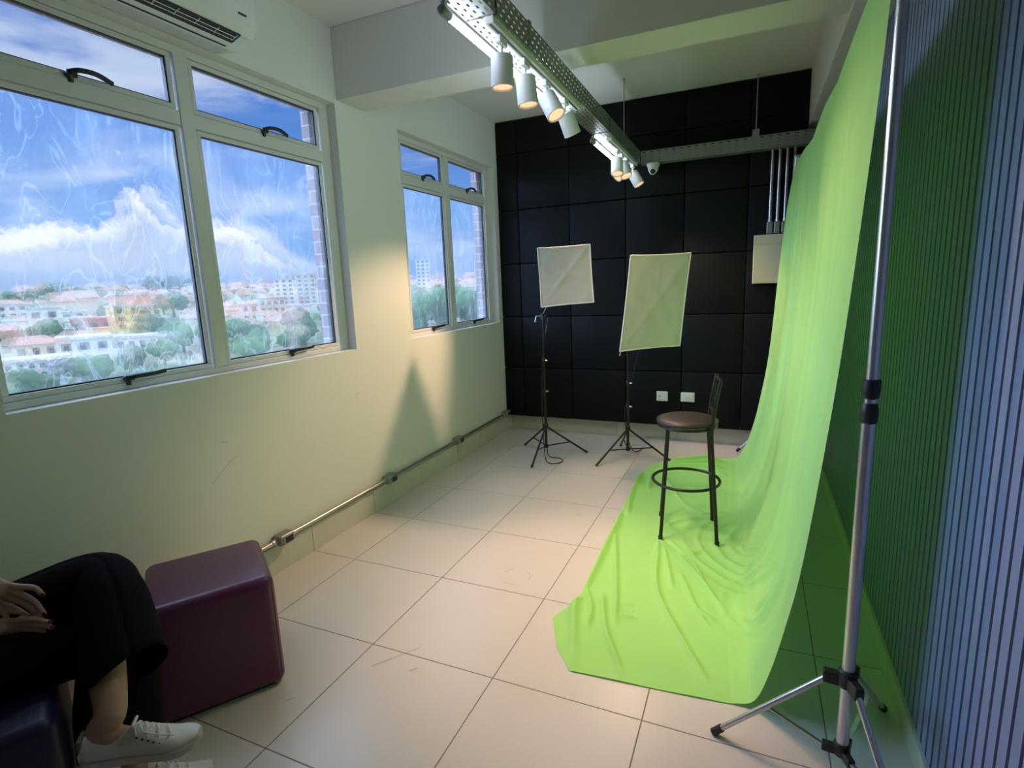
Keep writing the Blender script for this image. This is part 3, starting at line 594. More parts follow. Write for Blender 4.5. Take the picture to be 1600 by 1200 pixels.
# ------------------------------------------------------------------ bar stool
sx, sy, sz = 1.682, .392, .70
t = thing('bar_stool', (sx, sy, 0), 'black metal bar stool with round dark seat standing on the green cloth', 'bar stool')
MB().lathe((sx, sy, sz - .030), (0, 0, 1), [(.150, 0), (.166, .003), (.171, .012), (.169, .022), (.155, .029), (.10, .0325), (.001, .034)], 56).build('seat', M['seat'], t, smooth=True, auto=False)
MB().tube(arc((sx, sy, sz - .040), .160, (1, 0, 0), (0, 1, 0), 48), .008, 10, closed=True).build('seat_ring', M['black'], t, smooth=True)
feet = [(1.566, .218), (1.871, .242), (1.825, .57), (1.520, .546)]; ZB = .012
for i, (fx, fy) in enumerate(feet):
    d = V((sx - fx, sy - fy, 0)); top = V((fx, fy, sz - .035)) + d * .26
    lg = MB().tube([(fx, fy, ZB), top], .0105, 14).build('leg', M['black'], t, smooth=True)
    MB().tube([(fx, fy, .006), (fx, fy, .03)], .0135, 14).build('foot_cap', M['plastic'], lg, smooth=True)
RZ = .325; rc = []
for (fx, fy) in feet: rc.append(V((fx, fy, 0)) + V((sx - fx, sy - fy, 0)) * .26 * RZ / .66)
MB().tube(arc((sx, sy, RZ), .188, (1, 0, 0), (0, 1, 0), 56), .0085, 12, closed=True).build('foot_ring', M['black'], t, smooth=True)
ups = []
for (fx, fy) in (feet[1], feet[2]):
    d = V((sx - fx, sy - fy, 0)); a = V((fx, fy, sz - .06)) + d * .25
    ups.append([a, a + V((.004, 0, .05)), a + V((.016, 0, .16)), a + V((.040, 0, .30))])
    MB().tube(cat_rom(ups[-1], 5), .0105, 12).build('back_post', M['black'], t, smooth=True)
bk = MB()
def bp(u, v):
    A = cat_rom(ups[0], 8); B = cat_rom(ups[1], 8); i = min(len(A) - 1, int(v * (len(A) - 1))); return A[i].lerp(B[i], u)
bk.tube([bp(0, .97), bp(.5, .985) + V((.012, 0, 0)), bp(1, .97)], .008, 10); bk.tube([bp(0, .5), bp(.5, .5) + V((.012, 0, 0)), bp(1, .5)], .007, 10)
bk.tube([bp(0, .55), bp(.5, .93) + V((.010, 0, 0))], .006, 8); bk.tube([bp(1, .55), bp(.5, .93) + V((.010, 0, 0))], .006, 8)
bk.build('backrest_bars', M['black'], t, smooth=True)
# ------------------------------------------------------------------ softboxes
def softbox(cx, cy, feet, corners, depth, polez, head, label, cable, lean=(0, 0)):
    t = thing('softbox_light', (cx, cy, 0), label, 'softbox light', 'softboxes on black stands')
    top = V((cx + lean[0], cy + lean[1], polez))
    MB().tube([(cx, cy, .10), V((cx, cy, .1)).lerp(top, .42)], .012, 14).build('pole', M['black'], t, smooth=True)
    MB().tube([V((cx, cy, .1)).lerp(top, .40), top], .009, 12).build('upper_pole', M['black'], t, smooth=True)
    for k in (.42, .66):
        p = V((cx, cy, .1)).lerp(top, k); MB().lathe(p - V((0, 0, .02)), (0, 0, 1), [(.014, 0), (.016, .004), (.016, .036), (.013, .04)], 16).build('clamp', M['plastic'], t, smooth=True)
        MB().tube([p, p + V((.035, -.01, 0))], [.006, .009], 8).build('clamp_knob', M['steel'], t, smooth=True)
    hz = .255; MB().lathe((cx, cy, hz - .02), (0, 0, 1), [(.016, 0), (.022, .006), (.022, .04), (.016, .046)], 16).build('leg_hub', M['plastic'], t, smooth=True)
    lz = .075; MB().lathe((cx, cy, lz - .015), (0, 0, 1), [(.014, 0), (.019, .004), (.019, .03), (.014, .034)], 16).build('brace_hub', M['plastic'], t, smooth=True)
    for fx, fy in feet:
        p0, p1 = V((cx, cy, hz)), V((fx, fy, .010)); d = (p1 - p0).normalized(); p0 = p0 + d * .02
        lg = MB().tube([p0, p1], .0085, 12).build('leg', M['black'], t, smooth=True); MB().tube([p1 - d * .02, p1 + d * .004], .0105, 12).build('rubber_foot', M['plastic'], lg, smooth=True)
        MB().tube([(cx, cy, lz), p0.lerp(p1, .58)], .0055, 8).build('brace', M['black'], t, smooth=True)
    c = [V(p) for p in corners]   # TL TR BR BL seen from the room
    ctr = (c[0] + c[1] + c[2] + c[3]) / 4; nrm = (c[1] - c[0]).cross(c[3] - c[0]).normalized()
    if nrm.y > 0: nrm = -nrm
    back = ctr - nrm * depth; q = [back + (p - ctr) * .22 for p in c]
    sh = MB(); sh.add(c + q, [(0, 1, 5, 4), (1, 2, 6, 5), (2, 3, 7, 6), (3, 0, 4, 7), (4, 5, 6, 7)]); sh.build('softbox_shell', M['plastic'], t, solid=.003)
    rws = []; n = 36
    for i in range(n + 1):
        R = []
        for j in range(n + 1):
            u, v = j / n, i / n
            # edges pull in a little between the taut corners
            pin = .018; uu = u + pin * (1 - 2 * u) * 4 * v * (1 - v) * (1 if True else 0) * .5; vv = v + pin * (1 - 2 * v) * 4 * u * (1 - u) * .5
            p = c[0].lerp(c[1], uu).lerp(c[3].lerp(c[2], uu), vv)
            e = min(1, 8 * min(u, 1 - u, v, 1 - v))
            w = .0035 * math.sin(17 * u + 5 * math.sin(6 * v)) * math.sin(9 * v + 3 * u) + .006 * g1(((u + v) - 1.0) / .05) * (1 if depth > .2 else 0) + .003 * g1((u - .5) / .02) * (1 - v) + .003 * g1((v - .5) / .03)
            R.append(p + nrm * (.004 + e * (.004 + w)))
        rws.append(R)
    MB().sheet(rws).build('diffuser', M['diff'], t, smooth=True, fix=False, auto=False)
    edge = [rws[0][j] for j in range(0, n)] + [rws[i][n] for i in range(0, n)] + [rws[n][j] for j in range(n, 0, -1)] + [rws[i][0] for i in range(n, 0, -1)]
    MB().tube(edge, .005, 8, closed=True).build('white_piping', M['piping'], t, smooth=True)
    h = MB(); h.tube([top - V((0, 0, .03)), top + V((0, 0, .02))], .017, 14); h.tube([top + V((-.03, 0, 0)), top + V((.03, 0, 0))], .012, 12); h.tube([top, V(head), back], .011, 12)
    h.tube([back + nrm * .03, back - nrm * .09], .035, 18); h.build('lamp_head', M['plastic'], t, smooth=True)
    MB().tube([top + V((-.02, -.01, .0)), top + V((-.05, -.03, .0)), top + V((-.06, -.035, -.05))], .006, 8).build('tilt_handle', M['steel'], t, smooth=True)
    MB().tube(cat_rom(cable, 8), .004, 8).build('power_cord', M['plastic'], t, smooth=True)
softbox(.375, 1.55, [(.096, 1.734), (.386, 1.167), (.709, 1.674)], [(0.478, 1.21, 1.757), (0.88, 1.25, 1.762), (0.907, 1.24, 1.338), (0.492, 1.22, 1.309)], .24, 1.22, (.48, 1.54, 1.40),
        'square pale softbox on a black tripod stand, nearer the window', [(.40, 1.62, 1.2), (.36, 1.57, .9), (.355, 1.53, .5), (.37, 1.50, .2), (.42, 1.40, .02), (.50, 1.30, .006), (.58, 1.36, .006), (.54, 1.45, .006), (.44, 1.44, .02), (.40, 1.5, .08)], (.0, .01))
softbox(1.075, 1.66, [(.881, 1.354), (1.431, 1.641), (.946, 1.963)], [(1.186, 1.22, 1.665), (1.568, 1.52, 1.671), (1.501, 1.52, 0.981), (1.105, 1.22, 0.97)], .24, .93, (1.12, 1.72, 1.15),
        'tall tilted rectangular softbox on a black tripod stand beside the stool', [(1.2, 1.72, 1.1), (1.13, 1.70, .80), (1.09, 1.67, .6), (1.05, 1.66, .4), (1.06, 1.69, .2), (1.10, 1.76, .03), (1.15, 1.90, .006)], (.0, .0))
# ------------------------------------------------------------------ ottomans
def rbox(name, F, ang, side, h, m, parent, z0=0.0, bev=.03, smooth=True):
    u = V((math.cos(ang), math.sin(ang), 0)); nn = V((-u.y, u.x, 0)); c = V(F) - u * side / 2 + nn * side / 2 + V((0, 0, z0 + (h - z0) / 2))
    return MB().obox(c, u, nn, (0, 0, 1), (side / 2, side / 2, (h - z0) / 2)).build(name, m, parent, smooth=smooth, bevel=bev, seg=6, auto=False)
A56 = math.radians(56)
t = thing('ottoman', (.10, -1.50, 0), 'purple vinyl cube ottoman against the window wall', 'ottoman')
rbox('cushion_body', (.40, -1.45, 0), A56, .42, .452, M['purple'], t, .005, .036)
rbox('base', (.36, -1.47, 0), A56, .36, .014, M['plastic'], t, 0, .003, False)
u = V((math.cos(A56), math.sin(A56), 0)); nn = V((-u.y, u.x, 0)); F = V((.40, -1.45, 0))
for off in (F - u * .0108, F - u * .4092):
    MB().tube(cat_rom([off + nn * .0108 + V((0, 0, .05)), off + nn * .0108 + V((0, 0, .22)), off + nn * .0108 + V((0, 0, .40)), off + nn * .020 + V((0, 0, .434)), off + nn * .045 + V((0, 0, .4412)), off + nn * .2 + V((0, 0, .4412)), off + nn * .375 + V((0, 0, .4412))], 5), .0024, 8).build('seam', M['seam'], t, smooth=True)
t = thing('ottoman', (.06, -2.34, 0), 'dark navy cube ottoman the seated person sits on', 'ottoman')
rbox('cushion_body', (.405, -2.165, 0), math.radians(62), .44, .44, M['navy'], t, .006, .034)
rbox('base', (.38, -2.175, 0), math.radians(62), .38, .014, M['plastic'], t, 0, .003, False)
CAMP = V((2.0091, -2.7864, 1.4948))
# ------------------------------------------------------------------ seated person
def skin_obj(name, chains, m, parent, voxel=.005, sub=1, smooth_it=4):
    """limbs laid out as joint chains (x, y, z, radius), grown into tapering tubes and fused into one continuous surface"""
    mb = MB()
    for ch in chains:
        P = [V((p[0], p[1], p[2])) for p in ch]; rr = [p[3] for p in ch]; path = []; rad = []
        C_ = cat_rom(P, 6)
        for i, p in enumerate(C_):
            k = min(i / 6, len(rr) - 1); a = int(k); b_ = min(a + 1, len(rr) - 1); t_ = k - a; t_ = t_ * t_ * (3 - 2 * t_)
            path.append(p); rad.append(lerp(rr[a], rr[b_], t_))
        mb.tube(path, rad, 18)
        for p, r, o_ in ((path[0], rad[0], path[1]), (path[-1], rad[-1], path[-2])):
            mb.lathe(p - V((0, 0, r)), (0, 0, 1), [(r * .05 + r * math.sin(math.pi * q / 10) * .95, r - r * math.cos(math.pi * q / 10)) for q in range(11)], 16)
    o = mb.build(name, m, parent, smooth=True, auto=False)
    q = o.modifiers.new('fuse', 'REMESH'); q.mode = 'VOXEL'; q.voxel_size = voxel; q.use_smooth_shade = True
    if smooth_it: q = o.modifiers.new('soft', 'SMOOTH'); q.iterations = smooth_it; q.factor = .5
    # keep the fused result as the mesh itself
    dg = bpy.context.evaluated_depsgraph_get(); me = D.meshes.new_from_object(o.evaluated_get(dg)); o.modifiers.clear(); o.data = me
    for p in me.polygons: p.use_smooth = True
    return o
per = thing('person', (-.01, -2.42, 0), 'person in black wide trousers and white sneakers, legs crossed, hands on lap', 'person')
PEL = (-.01, -2.42, .54, .125)
KL = (.145, -1.885, .615); AL = (.476, -2.075, .415); KR = (.225, -1.93, .455); AR = (.355, -1.985, .11)
SHL = (-.20, -2.44, 1.0, .05); SHR = (.115, -2.58, 1.0, .05); CH = (-.045, -2.515, .93, .125, .10)
RTV = V((.914, -.406, 0)); FWV = V((.406, .914, 0))
def sh(p, dr, df=0, dz=0): q = V(p[:3]) + RTV * dr + FWV * df + V((0, 0, dz)); return (q.x, q.y, q.z)
def S3(p, r): return (p[0], p[1], p[2], r)
body = [[S3(sh(PEL, .055 * k, .0), .105), S3(sh((-.03, -2.47, .72), .045 * k), .095), S3(sh(CH, .055 * k), .10), S3(sh((-.045, -2.515, 1.02), .03 * k), .055)] for k in (-1, 0, 1)] + [
        [S3(CH, .09), (-.045, -2.515, 1.04, .058), (-.035, -2.50, 1.10, .046), (-.02, -2.475, 1.16, .066), (-.015, -2.465, 1.225, .078), (-.022, -2.478, 1.28, .066)],
        [(-.015, -2.455, 1.215, .06), (-.004, -2.415, 1.185, .034), (.002, -2.405, 1.165, .028)],
        [(-.005, -2.43, 1.235, .012), (.017, -2.382, 1.205, .011)],
        [S3(CH, .08), (-.12, -2.48, 1.005, .055), SHL, (-.205, -2.36, .88, .042), (-.15, -2.27, .775, .036), (-.04, -2.19, .785, .033), (.053, -2.134, .776, .024), (.080, -2.113, .745, .022)],
        [S3(CH, .08), (.03, -2.545, 1.005, .055), SHR, (.125, -2.50, .86, .042), (.105, -2.42, .72, .036), (.07, -2.29, .665, .033), (.044, -2.175, .633, .024), (.078, -2.146, .614, .022)],
        [S3(sh(PEL, -.06), .10), (-.085, -2.36, .55, .09), (.02, -2.13, .575, .076), S3(KL, .056), (.24, -1.94, .565, .052), (.36, -2.01, .49, .047), S3(AL, .038), (.474, -2.105, .372, .034), (.53, -2.07, .345, .028), (.60, -2.015, .325, .024)],
        [S3(sh(PEL, .06), .10), (.075, -2.42, .52, .09), (.15, -2.15, .50, .076), S3(KR, .054), (.265, -1.94, .36, .050), (.305, -1.965, .25, .044), S3(AR, .034), (.345, -2.0, .06, .032), (.40, -1.95, .045, .026), (.46, -1.895, .035, .022)]]
for s_ in (-1, 1):   # ears
    p = sh((-.015, -2.465, 1.215), .078 * s_, -.005); body.append([(p[0], p[1], p[2] - .018, .011), (p[0], p[1], p[2] + .018, .013)])
def off(pts, d): return [(p[0] + d[0], p[1] + d[1], p[2] + d[2]) for p in pts]
# fingers (left hand lies over the right one): knuckle, middle joint, tip
FL = [[(.096, -2.102, .722), (.131, -2.072, .705), (.156, -2.050, .694), (.172, -2.041, .671)], [(.094, -2.105, .713), (.129, -2.077, .687), (.157, -2.057, .656), (.176, -2.048, .616)],
      [(.090, -2.110, .706), (.119, -2.089, .677), (.147, -2.069, .647), (.171, -2.055, .603)], [(.085, -2.116, .704), (.107, -2.103, .668), (.130, -2.086, .641), (.158, -2.067, .607)], [(.064, -2.128, .742), (.078, -2.128, .700), (.098, -2.118, .662), (.116, -2.106, .632)]]
FR = [[(.092, -2.128, .618), (.131, -2.093, .612), (.157, -2.068, .606), (.186, -2.044, .589)], [(.094, -2.130, .612), (.131, -2.093, .600), (.160, -2.068, .590), (.190, -2.043, .572)],
      [(.094, -2.133, .604), (.132, -2.096, .590), (.163, -2.069, .573), (.195, -2.046, .545)], [(.088, -2.138, .598), (.122, -2.107, .578), (.148, -2.086, .558), (.170, -2.070, .537)], [(.062, -2.150, .630), (.085, -2.120, .640), (.110, -2.098, .640), (.132, -2.082, .630)]]
RF = (.0112, .0088, .0080, .0066)
TOC = V((.855, -.318, .41))
for H, offs in ((FL, (.006, .008, .002, -.003, 0)), (FR, (.022, .024, .022, .020, .010))):
    for i, f in enumerate(H): H[i] = [tuple(V(p) + TOC * (offs[i] * (.4 + .2 * k))) for k, p in enumerate(f)]
for H in (FL, FR):
    for f in H: body.append([(*p, r) for p, r in zip(f, RF)])
# palms
body.append([(.053, -2.134, .770, .022), (.078, -2.115, .735, .022), (.100, -2.098, .708, .023)]); body.append([(.048, -2.178, .632, .022), (.084, -2.156, .620, .022), (.116, -2.126, .608, .020)])
skin_obj('body', body, M['skin'], per, .0029, 2, 2)
bo = per
for H in (FL, FR):
    for f in H[:4]:
        a, bb = V(f[2]), V(f[3]); d = (bb - a).normalized(); up = V((.35, -.5, .8)); up = (up - d * up.dot(d)).normalized(); c = bb + d * .0015 + up * .0052
        MB().obox(c, d, d.cross(up), up, (.0058, .0042, .0014)).build('fingernail', M['nail'], per, bevel=.0012)
# trousers: lofted legs with open, uneven hems
def loft(mb, path, rad, n=28, hem=None, sq=None, wrinkle=.004, seed=0):
    P = cat_rom(path, 7); k = len(P); rows_ = []; prev = None; rd = random.Random(seed); ph = [rd.random() * 6 for _ in range(6)]
    def rad_at(t):
        x = t * (len(rad) - 1); i = min(len(rad) - 2, int(x)); return lerp(rad[i], rad[i + 1], x - i)
    for i, p in enumerate(P):
        t = i / (k - 1); d = (P[min(i + 1, k - 1)] - P[max(i - 1, 0)]).normalized()
        u = V((0, 0, 1)) if prev is None else prev
        u = u - d * u.dot(d); u = u.normalized(); prev = u; w = d.cross(u); R = []
        r = rad_at(t)
        for j in range(n):
            a = 2 * math.pi * j / n
            rr = r * (1 + wrinkle * 6 * (math.sin(3 * a + ph[0] + 5 * t) * .4 + math.sin(2 * a + ph[1] - 9 * t) * .3 + math.sin(5 * a + 14 * t + ph[2]) * .2))
            q = p + (u * math.cos(a) + w * math.sin(a)) * rr
            if hem: q = q + hem((u * math.cos(a) + w * math.sin(a)), t)
            R.append(q)
        R.append(R[0]); rows_.append(R)
    mb.sheet(rows_); return rows_
tr = MB()
dshin = (V(AL) - V(KL)).normalized()
def hemL(v, t):
    if t < .7: return V((0, 0, 0))
    q = (t - .7) / .3; cv = (CAMP - V(AL)).normalized(); k = max(0, v.dot(cv)); side = v.dot(V((.55, .83, 0)))
    dl = (cv * .84 - V((.585, .405, .71)) * .54).normalized(); kk = max(0, v.dot(dl))
    return dshin * (-.010 * q * max(0, side)) + (dshin * .050 + V((0, 0, -.030)) + cv * .022) * (q * kk ** 2)
rl = loft(tr, [(-.09, -2.46, .56), (-.07, -2.33, .56), (.02, -2.11, .578), (.125, -1.90, .618), (.215, -1.900, .590), (.31, -1.940, .520), (.405, -1.985, .452)], [.13, .115, .097, .092, .090, .094, .099, .104], hem=hemL, seed=1)
rr_ = loft(tr, [(.07, -2.50, .53), (.085, -2.38, .53), (.15, -2.14, .50), (.215, -1.945, .462), (.245, -1.925, .39), (.268, -1.955, .27), (.295, -1.975, .16)], [.12, .108, .092, .085, .096, .104, .108, .110], seed=3)
tr.lathe((-.01, -2.44, .46), (-.02, -.05, 1), [(.05, 0), (.16, .02), (.175, .08), (.165, .18), (.135, .27)], 32)
tob = tr.build('trousers', M['trouser'], per, smooth=True, solid=.004, auto=False)
bl = skin_obj('blouse', [[S3(sh((-.015, -2.43, .62), .05 * k), .112), S3(sh((-.03, -2.47, .74), .05 * k), .105), S3(sh(CH, .06 * k), .112), S3(sh((-.045, -2.515, 1.01), .05 * k), .06)] for k in (-1, 1)] + [[(-.015, -2.43, .62, .118), (-.03, -2.47, .74, .112), CH[:3] + (.118,), (-.045, -2.515, 1.02, .085)], [CH[:3] + (.118,), (-.12, -2.48, 1.005, .068), SHL[:3] + (.064,), (-.205, -2.36, .88, .054), (-.165, -2.29, .80, .05)], [CH[:3] + (.118,), (.03, -2.545, 1.005, .068), SHR[:3] + (.064,), (.125, -2.50, .86, .054), (.11, -2.44, .76, .05)]], M['blouse'], per, .008, 1, 3)
hr = MB(); hc = V((-.030, -2.497, 1.246)); fw = V((.4, .9, 0)).normalized(); rw_ = []
for i in range(13):
    ph = math.pi * i / 12; R = []
    for j in range(25):
        th = 2 * math.pi * j / 24; dv = V((math.sin(ph) * math.cos(th), math.sin(ph) * math.sin(th), math.cos(ph)))
        f = dv.dot(fw); r = .112
        p = hc + V((dv.x * r, dv.y * r, dv.z * .116))
        if f > .30 and dv.z < .62: p = hc + V((dv.x, dv.y, dv.z)) * .062
        if dv.z < 0 and f < .25: p.z -= .16 * (-dv.z); p += -fw * .02
        R.append(p)
    rw_.append(R)
hr.sheet(rw_); hr.build('hair', M['hair'], per, smooth=True, auto=False)
rt = V((fw.y, -fw.x, 0))
for s in (-1, 1):
    e = V((-.015, -2.465, 1.225)) + fw * .080 + rt * .032 * s; MB().lathe(e - fw * .008, fw, [(.001, 0), (.008, .003), (.0095, .006), (.006, .010), (.001, .0115)], 14).build('eye', M['white'], per, smooth=True); MB().lathe(e + fw * .0015, fw, [(.0045, 0), (.004, .0022), (.001, .0026)], 12).build('iris', M['hair'], per, smooth=True)
e = V((-.015, -2.465, 1.175)) + fw * .070; MB().obox(e, rt, fw, (0, 0, 1), (.022, .008, .006)).build('mouth', M['nail'], per, bevel=.004)
# sneakers
def sneaker(heel, toe, up, left):
    h, to = V(heel), V(toe); d = (to - h); L = d.length; d.normalize(); up = V(up); up = (up - d * up.dot(d)).normalized(); sd = d.cross(up)
    t = per
    # sole outline half widths along the length
    st = [0, .03, .10, .25, .42, .58, .72, .84, .93, .98, 1.0]; hw = [.010, .024, .033, .034, .033, .038, .043, .041, .031, .018, .006]
    def W(x):
        for (a, b2), (p, q) in zip(zip(st, st[1:]), zip(hw, hw[1:])):
            if x <= b2: k = (x - a) / (b2 - a); return lerp(p, q, k)
        return hw[-1]
    xs = [i / 30 for i in range(31)]
    so = MB(); rows_ = []
    for x in xs:
        w = W(x) + .003; lift = .018 * max(0, (x - .72) / .28) ** 2 + .004 * max(0, (.06 - x) / .06); th = .027 if x < .8 else lerp(.027, .022, (x - .8) / .2); c = h + d * (L * (x * 1.01 - .005))
        rows_.append([c + up * lift - sd * w * .92, c + up * (lift + .008) - sd * w, c + up * (lift + th) - sd * w, c + up * (lift + th) + sd * w, c + up * (lift + .008) + sd * w, c + up * lift + sd * w * .92, c + up * lift - sd * w * .92])
    so.sheet(rows_); so.add(rows_[0][:6], [tuple(range(6))]); so.add(rows_[-1][:6], [tuple(range(6))])
    sole = so.build('sneaker_sole', M['sole'], t, smooth=True)
    hs = [(0, .070), (.05, .080), (.12, .070), (.24, .060), (.34, .066), (.42, .085), (.47, .094), (.55, .082), (.66, .066), (.76, .052), (.86, .042), (.95, .034), (1, .028)]
    def Hh(x):
        for a, b2 in zip(hs, hs[1:]):
            if x <= b2[0]: return lerp(a[1], b2[1], (x - a[0]) / (b2[0] - a[0]))
        return .028
    upm = MB(); rows_ = []
    for x in xs[1:-1] + [.985]:
        w = W(x) * .97; top = Hh(x); c = h + d * (L * x); lift = .018 * max(0, (x - .72) / .28) ** 2; R = []
        for k in range(13):
            a = math.pi * k / 12; ca, sa = math.cos(a), math.sin(a); e = .55
            R.append(c + sd * (-w * math.copysign(abs(ca) ** .75, ca) * (1 - .28 * sa * (1 if x < .5 else .8))) + up * (lift + .022 + (top - .022) * abs(sa) ** e))
        rows_.append(R)
    upm.sheet(rows_); upm.add(rows_[0], [tuple(range(13))]); upm.add(rows_[-1], [tuple(range(13))])
    uo = upm.build('sneaker_upper', M['shoe'], t, smooth=True, auto=False)
    tb = MB(); c = h + d * .004
    tb.obox(c + up * .064 + d * .004, d, sd, up, (.006, .020, .018)); tb.build('heel_tab', M['tab'], uo, bevel=.004)
    tg = MB(); c = h + d * L * .45; tg.obox(c + up * .096, (d * .5 + up).normalized(), sd, (up * .5 - d).normalized(), (.016, .018, .004)); tg.build('tongue', M['shoe'], uo, bevel=.004)
    for k in range(6):
        x = .49 + k * .046; top = Hh(x) + .0015; c = h + d * L * x; w = W(x) * .62
        dy = .010 if k % 2 else -.004
        MB().tube(cat_rom([c - sd * w + up * (top - .012), c - sd * w * .4 + up * (top + .002), c + sd * w * .4 + up * (top + .002) + d * dy, c + sd * w + up * (top - .012)], 4), .0024, 8).build('lace', M['lace'], uo, smooth=True)
    c = h + d * L * .50 + up * (Hh(.5) + .004)
    MB().tube(cat_rom([c - sd * .004, c + sd * .028 + d * .02 + up * .004, c + sd * .034 + d * .052 - up * .006, c + sd * .03 + d * .085 - up * .02], 5), .002, 8).build('bow_lace', M['lace'], uo, smooth=True)
    for k in range(6):
        x = .50 + k * .045
        for s in (-1, 1):
            c = h + d * L * x + sd * s * W(x) * .70 + up * (Hh(x) - .013); MB().lathe(c, (sd * s * .8 + up * .6), [(.0026, 0), (.0022, .0022)], 10).build('eyelet', M['plastic'], uo)
sneaker((.445, -2.145, .312), (.662, -1.966, .288), (.12, -.10, 1), True)
sneaker((.318, -2.035, .004), (.505, -1.845, .004), (0, 0, 1), False)
# ------------------------------------------------------------------ outside: ground, houses, trees (camera is high up in the building)
def pol(az, d):
    a = math.radians(az); return CAMP.x + d * math.cos(a), CAMP.y + d * math.sin(a)
def ground(d, az=145):
    z = -18 + 25 * max(0, (min(d, 720) - 100) / 600) ** .8
    return z + 1.6 * math.sin(az * .55 + d * .012) * min(1, d / 300)
def terr_mat():
    m = D.materials.new('hillside'); g = N(nt(m)); out = g.n('ShaderNodeOutputMaterial'); p = g.n('ShaderNodeBsdfPrincipled')
    geo = g.n('ShaderNodeNewGeometry'); a = g.noise(geo.outputs['Position'], .018, 6, .6); b2 = g.noise(geo.outputs['Position'], .12, 5, .65)
    c = g.mix(g.step(a, .42, .6), C4((.09, .17, .07)), C4((.34, .28, .22))); c = g.mix(g.step(b2, .5, .7), c, C4((.12, .20, .09)))
    g.link(c, p.inputs['Base Color']); p.inputs['Roughness'].default_value = .95; g.link(p.outputs[0], out.inputs[0]); return m
rws = []
for d in [60, 90, 120, 150, 180, 220, 260, 300, 350, 400, 460, 530, 600, 680, 760, 850, 1000, 1300]:
    rws.append([(*pol(az, d), ground(d, az)) for az in [95 + 1.5 * i for i in range(56)]])
struct(MB().sheet(rws).build('ground_hillside', terr_mat(), smooth=True, fix=False, auto=False), 'green and brown hillside of the town seen through the windows', 'hillside')
COLS = dict(yellow=(.75, .50, .13), white=(.72, .71, .69), red=(.50, .13, .10), salmon=(.70, .33, .22), cream=(.68, .58, .42), grey=(.48, .49, .50), pink=(.66, .50, .44), tile=(.42, .25, .19), orange=(.78, .30, .09), brown=(.36, .29, .25), slab=(.50, .48, .45), lilac=(.40, .36, .62), dark=(.07, .08, .10))
BM = {k: mat('wall_' + k, c, .85, scale=.3, var=.10) for k, c in COLS.items()}
win_mesh = {}
PLACED = []
def free(x, y, r, add=True):
    for a, b_, q in PLACED:
        if (x - a) ** 2 + (y - b_) ** 2 < (r + q) ** 2: return False
    if add: PLACED.append((x, y, r))
    return True
def building(az, d, w, dep, h, wall, roof, label, group=None, storeys=0, ncol=0, gable=False, z0=None, extra=None, turn=0.0, parts=True):
    x, y = pol(az, d); z = ground(d, az) - 1.5 if z0 is None else z0
    face = math.atan2(CAMP.y - y, CAMP.x - x) + turn; fx = V((math.cos(face), math.sin(face), 0)); sx_ = V((-fx.y, fx.x, 0)); Z = V((0, 0, 1))
    t = thing('building' if storeys > 2 else 'house', (x, y, z), label, 'building' if storeys > 2 else 'house', group); O = V((x, y, z))
    MB().obox(O + Z * h / 2, sx_, fx, Z, (w / 2, dep / 2, h / 2)).build('walls', BM[wall], t)
    if gable:
        r = MB(); e = .5; a = [O + sx_ * s1 * (w / 2 + e) + fx * s2 * (dep / 2 + e) + Z * h for s1, s2 in ((-1, -1), (1, -1), (1, 1), (-1, 1))]; rh = min(w, dep) * .28
        r1 = O - sx_ * (w / 2 + e) * .8 + Z * (h + rh); r2 = O + sx_ * (w / 2 + e) * .8 + Z * (h + rh)
        r.add(a + [r1, r2], [(0, 1, 5, 4), (2, 3, 4, 5), (3, 0, 4), (1, 2, 5), (0, 3, 2, 1)]); r.build('roof', BM[roof], t)
    else:
        MB().obox(O + Z * (h + .3), sx_, fx, Z, (w / 2 + .3, dep / 2 + .3, .35)).build('roof', BM[roof], t)
    for s in range(storeys):
        for k in range(ncol):
            c = O + fx * (dep / 2 + .03) + sx_ * (w * ((k + .5) / ncol - .5)) + Z * (1.5 + (h - 1.5) * (s + .5) / storeys)
            MB().obox(c, sx_, fx, Z, (w / ncol * .26, .05, (h - 1.5) / storeys * .25)).build('window', BM['dark'], t)
    if extra: extra(t, O, sx_, fx, Z)
    if not (az == 150 and d == 400): PLACED.append((x, y, math.hypot(w, dep) / 2 + (7 if extra else 0)))
    return t
def yellow_extra(t, O, s, f, Z):
    MB().obox(O + Z * 12.1 + s * .6, s, f, Z, (5.6, 4.6, 1.6)).build('salmon_top_floor', BM['salmon'], t); MB().obox(O + Z * 14.1, s, f, Z, (5.2, 4.2, .35)).build('top_roof', BM['tile'], t)
    for k in range(3): MB().obox(O + Z * (2.9 + 2.8 * k) + f * 5.8 + s * 1.0, s, f, Z, (4.2, .4, .28)).build('balcony', BM['brown'], t)
    MB().obox(O - s * 9.8 + Z * 1.6, s, f, Z, (3.4, 4, 1.6)).build('low_wing', BM['yellow'], t)
G0 = 'town buildings outside the window'
building(148.75, 250, 12.6, 11, 10.2, 'yellow', 'slab', 'yellow apartment block with salmon top floor, seen through the large window', None, 3, 3, extra=yellow_extra, turn=.25)
building(151.4, 262, 13, 9, 7.0, 'red', 'tile', 'low red building left of the yellow block', None, 1, 3)
building(156.2, 330, 17, 10, 7.5, 'white', 'slab', 'long white building at the left edge of the large window', None, 2, 5)
building(154.4, 262, 9, 9, 10, 'white', 'grey', 'narrow white building with grey roof, left of the red one', None, 2, 2)
building(152.6, 310, 9, 8, 6.0, 'white', 'slab', 'small bright white house above the red building', None, 2, 2)
building(155.7, 190, 9.5, 7, 5.2, 'cream', 'tile', 'cream house with wide terracotta roof at lower left', None, 1, 3, True, turn=.4)
building(152.5, 193, 5.0, 5, 4.6, 'salmon', 'orange', 'small house with vivid orange roof at lower left', None, 1, 1, True, turn=-.3)
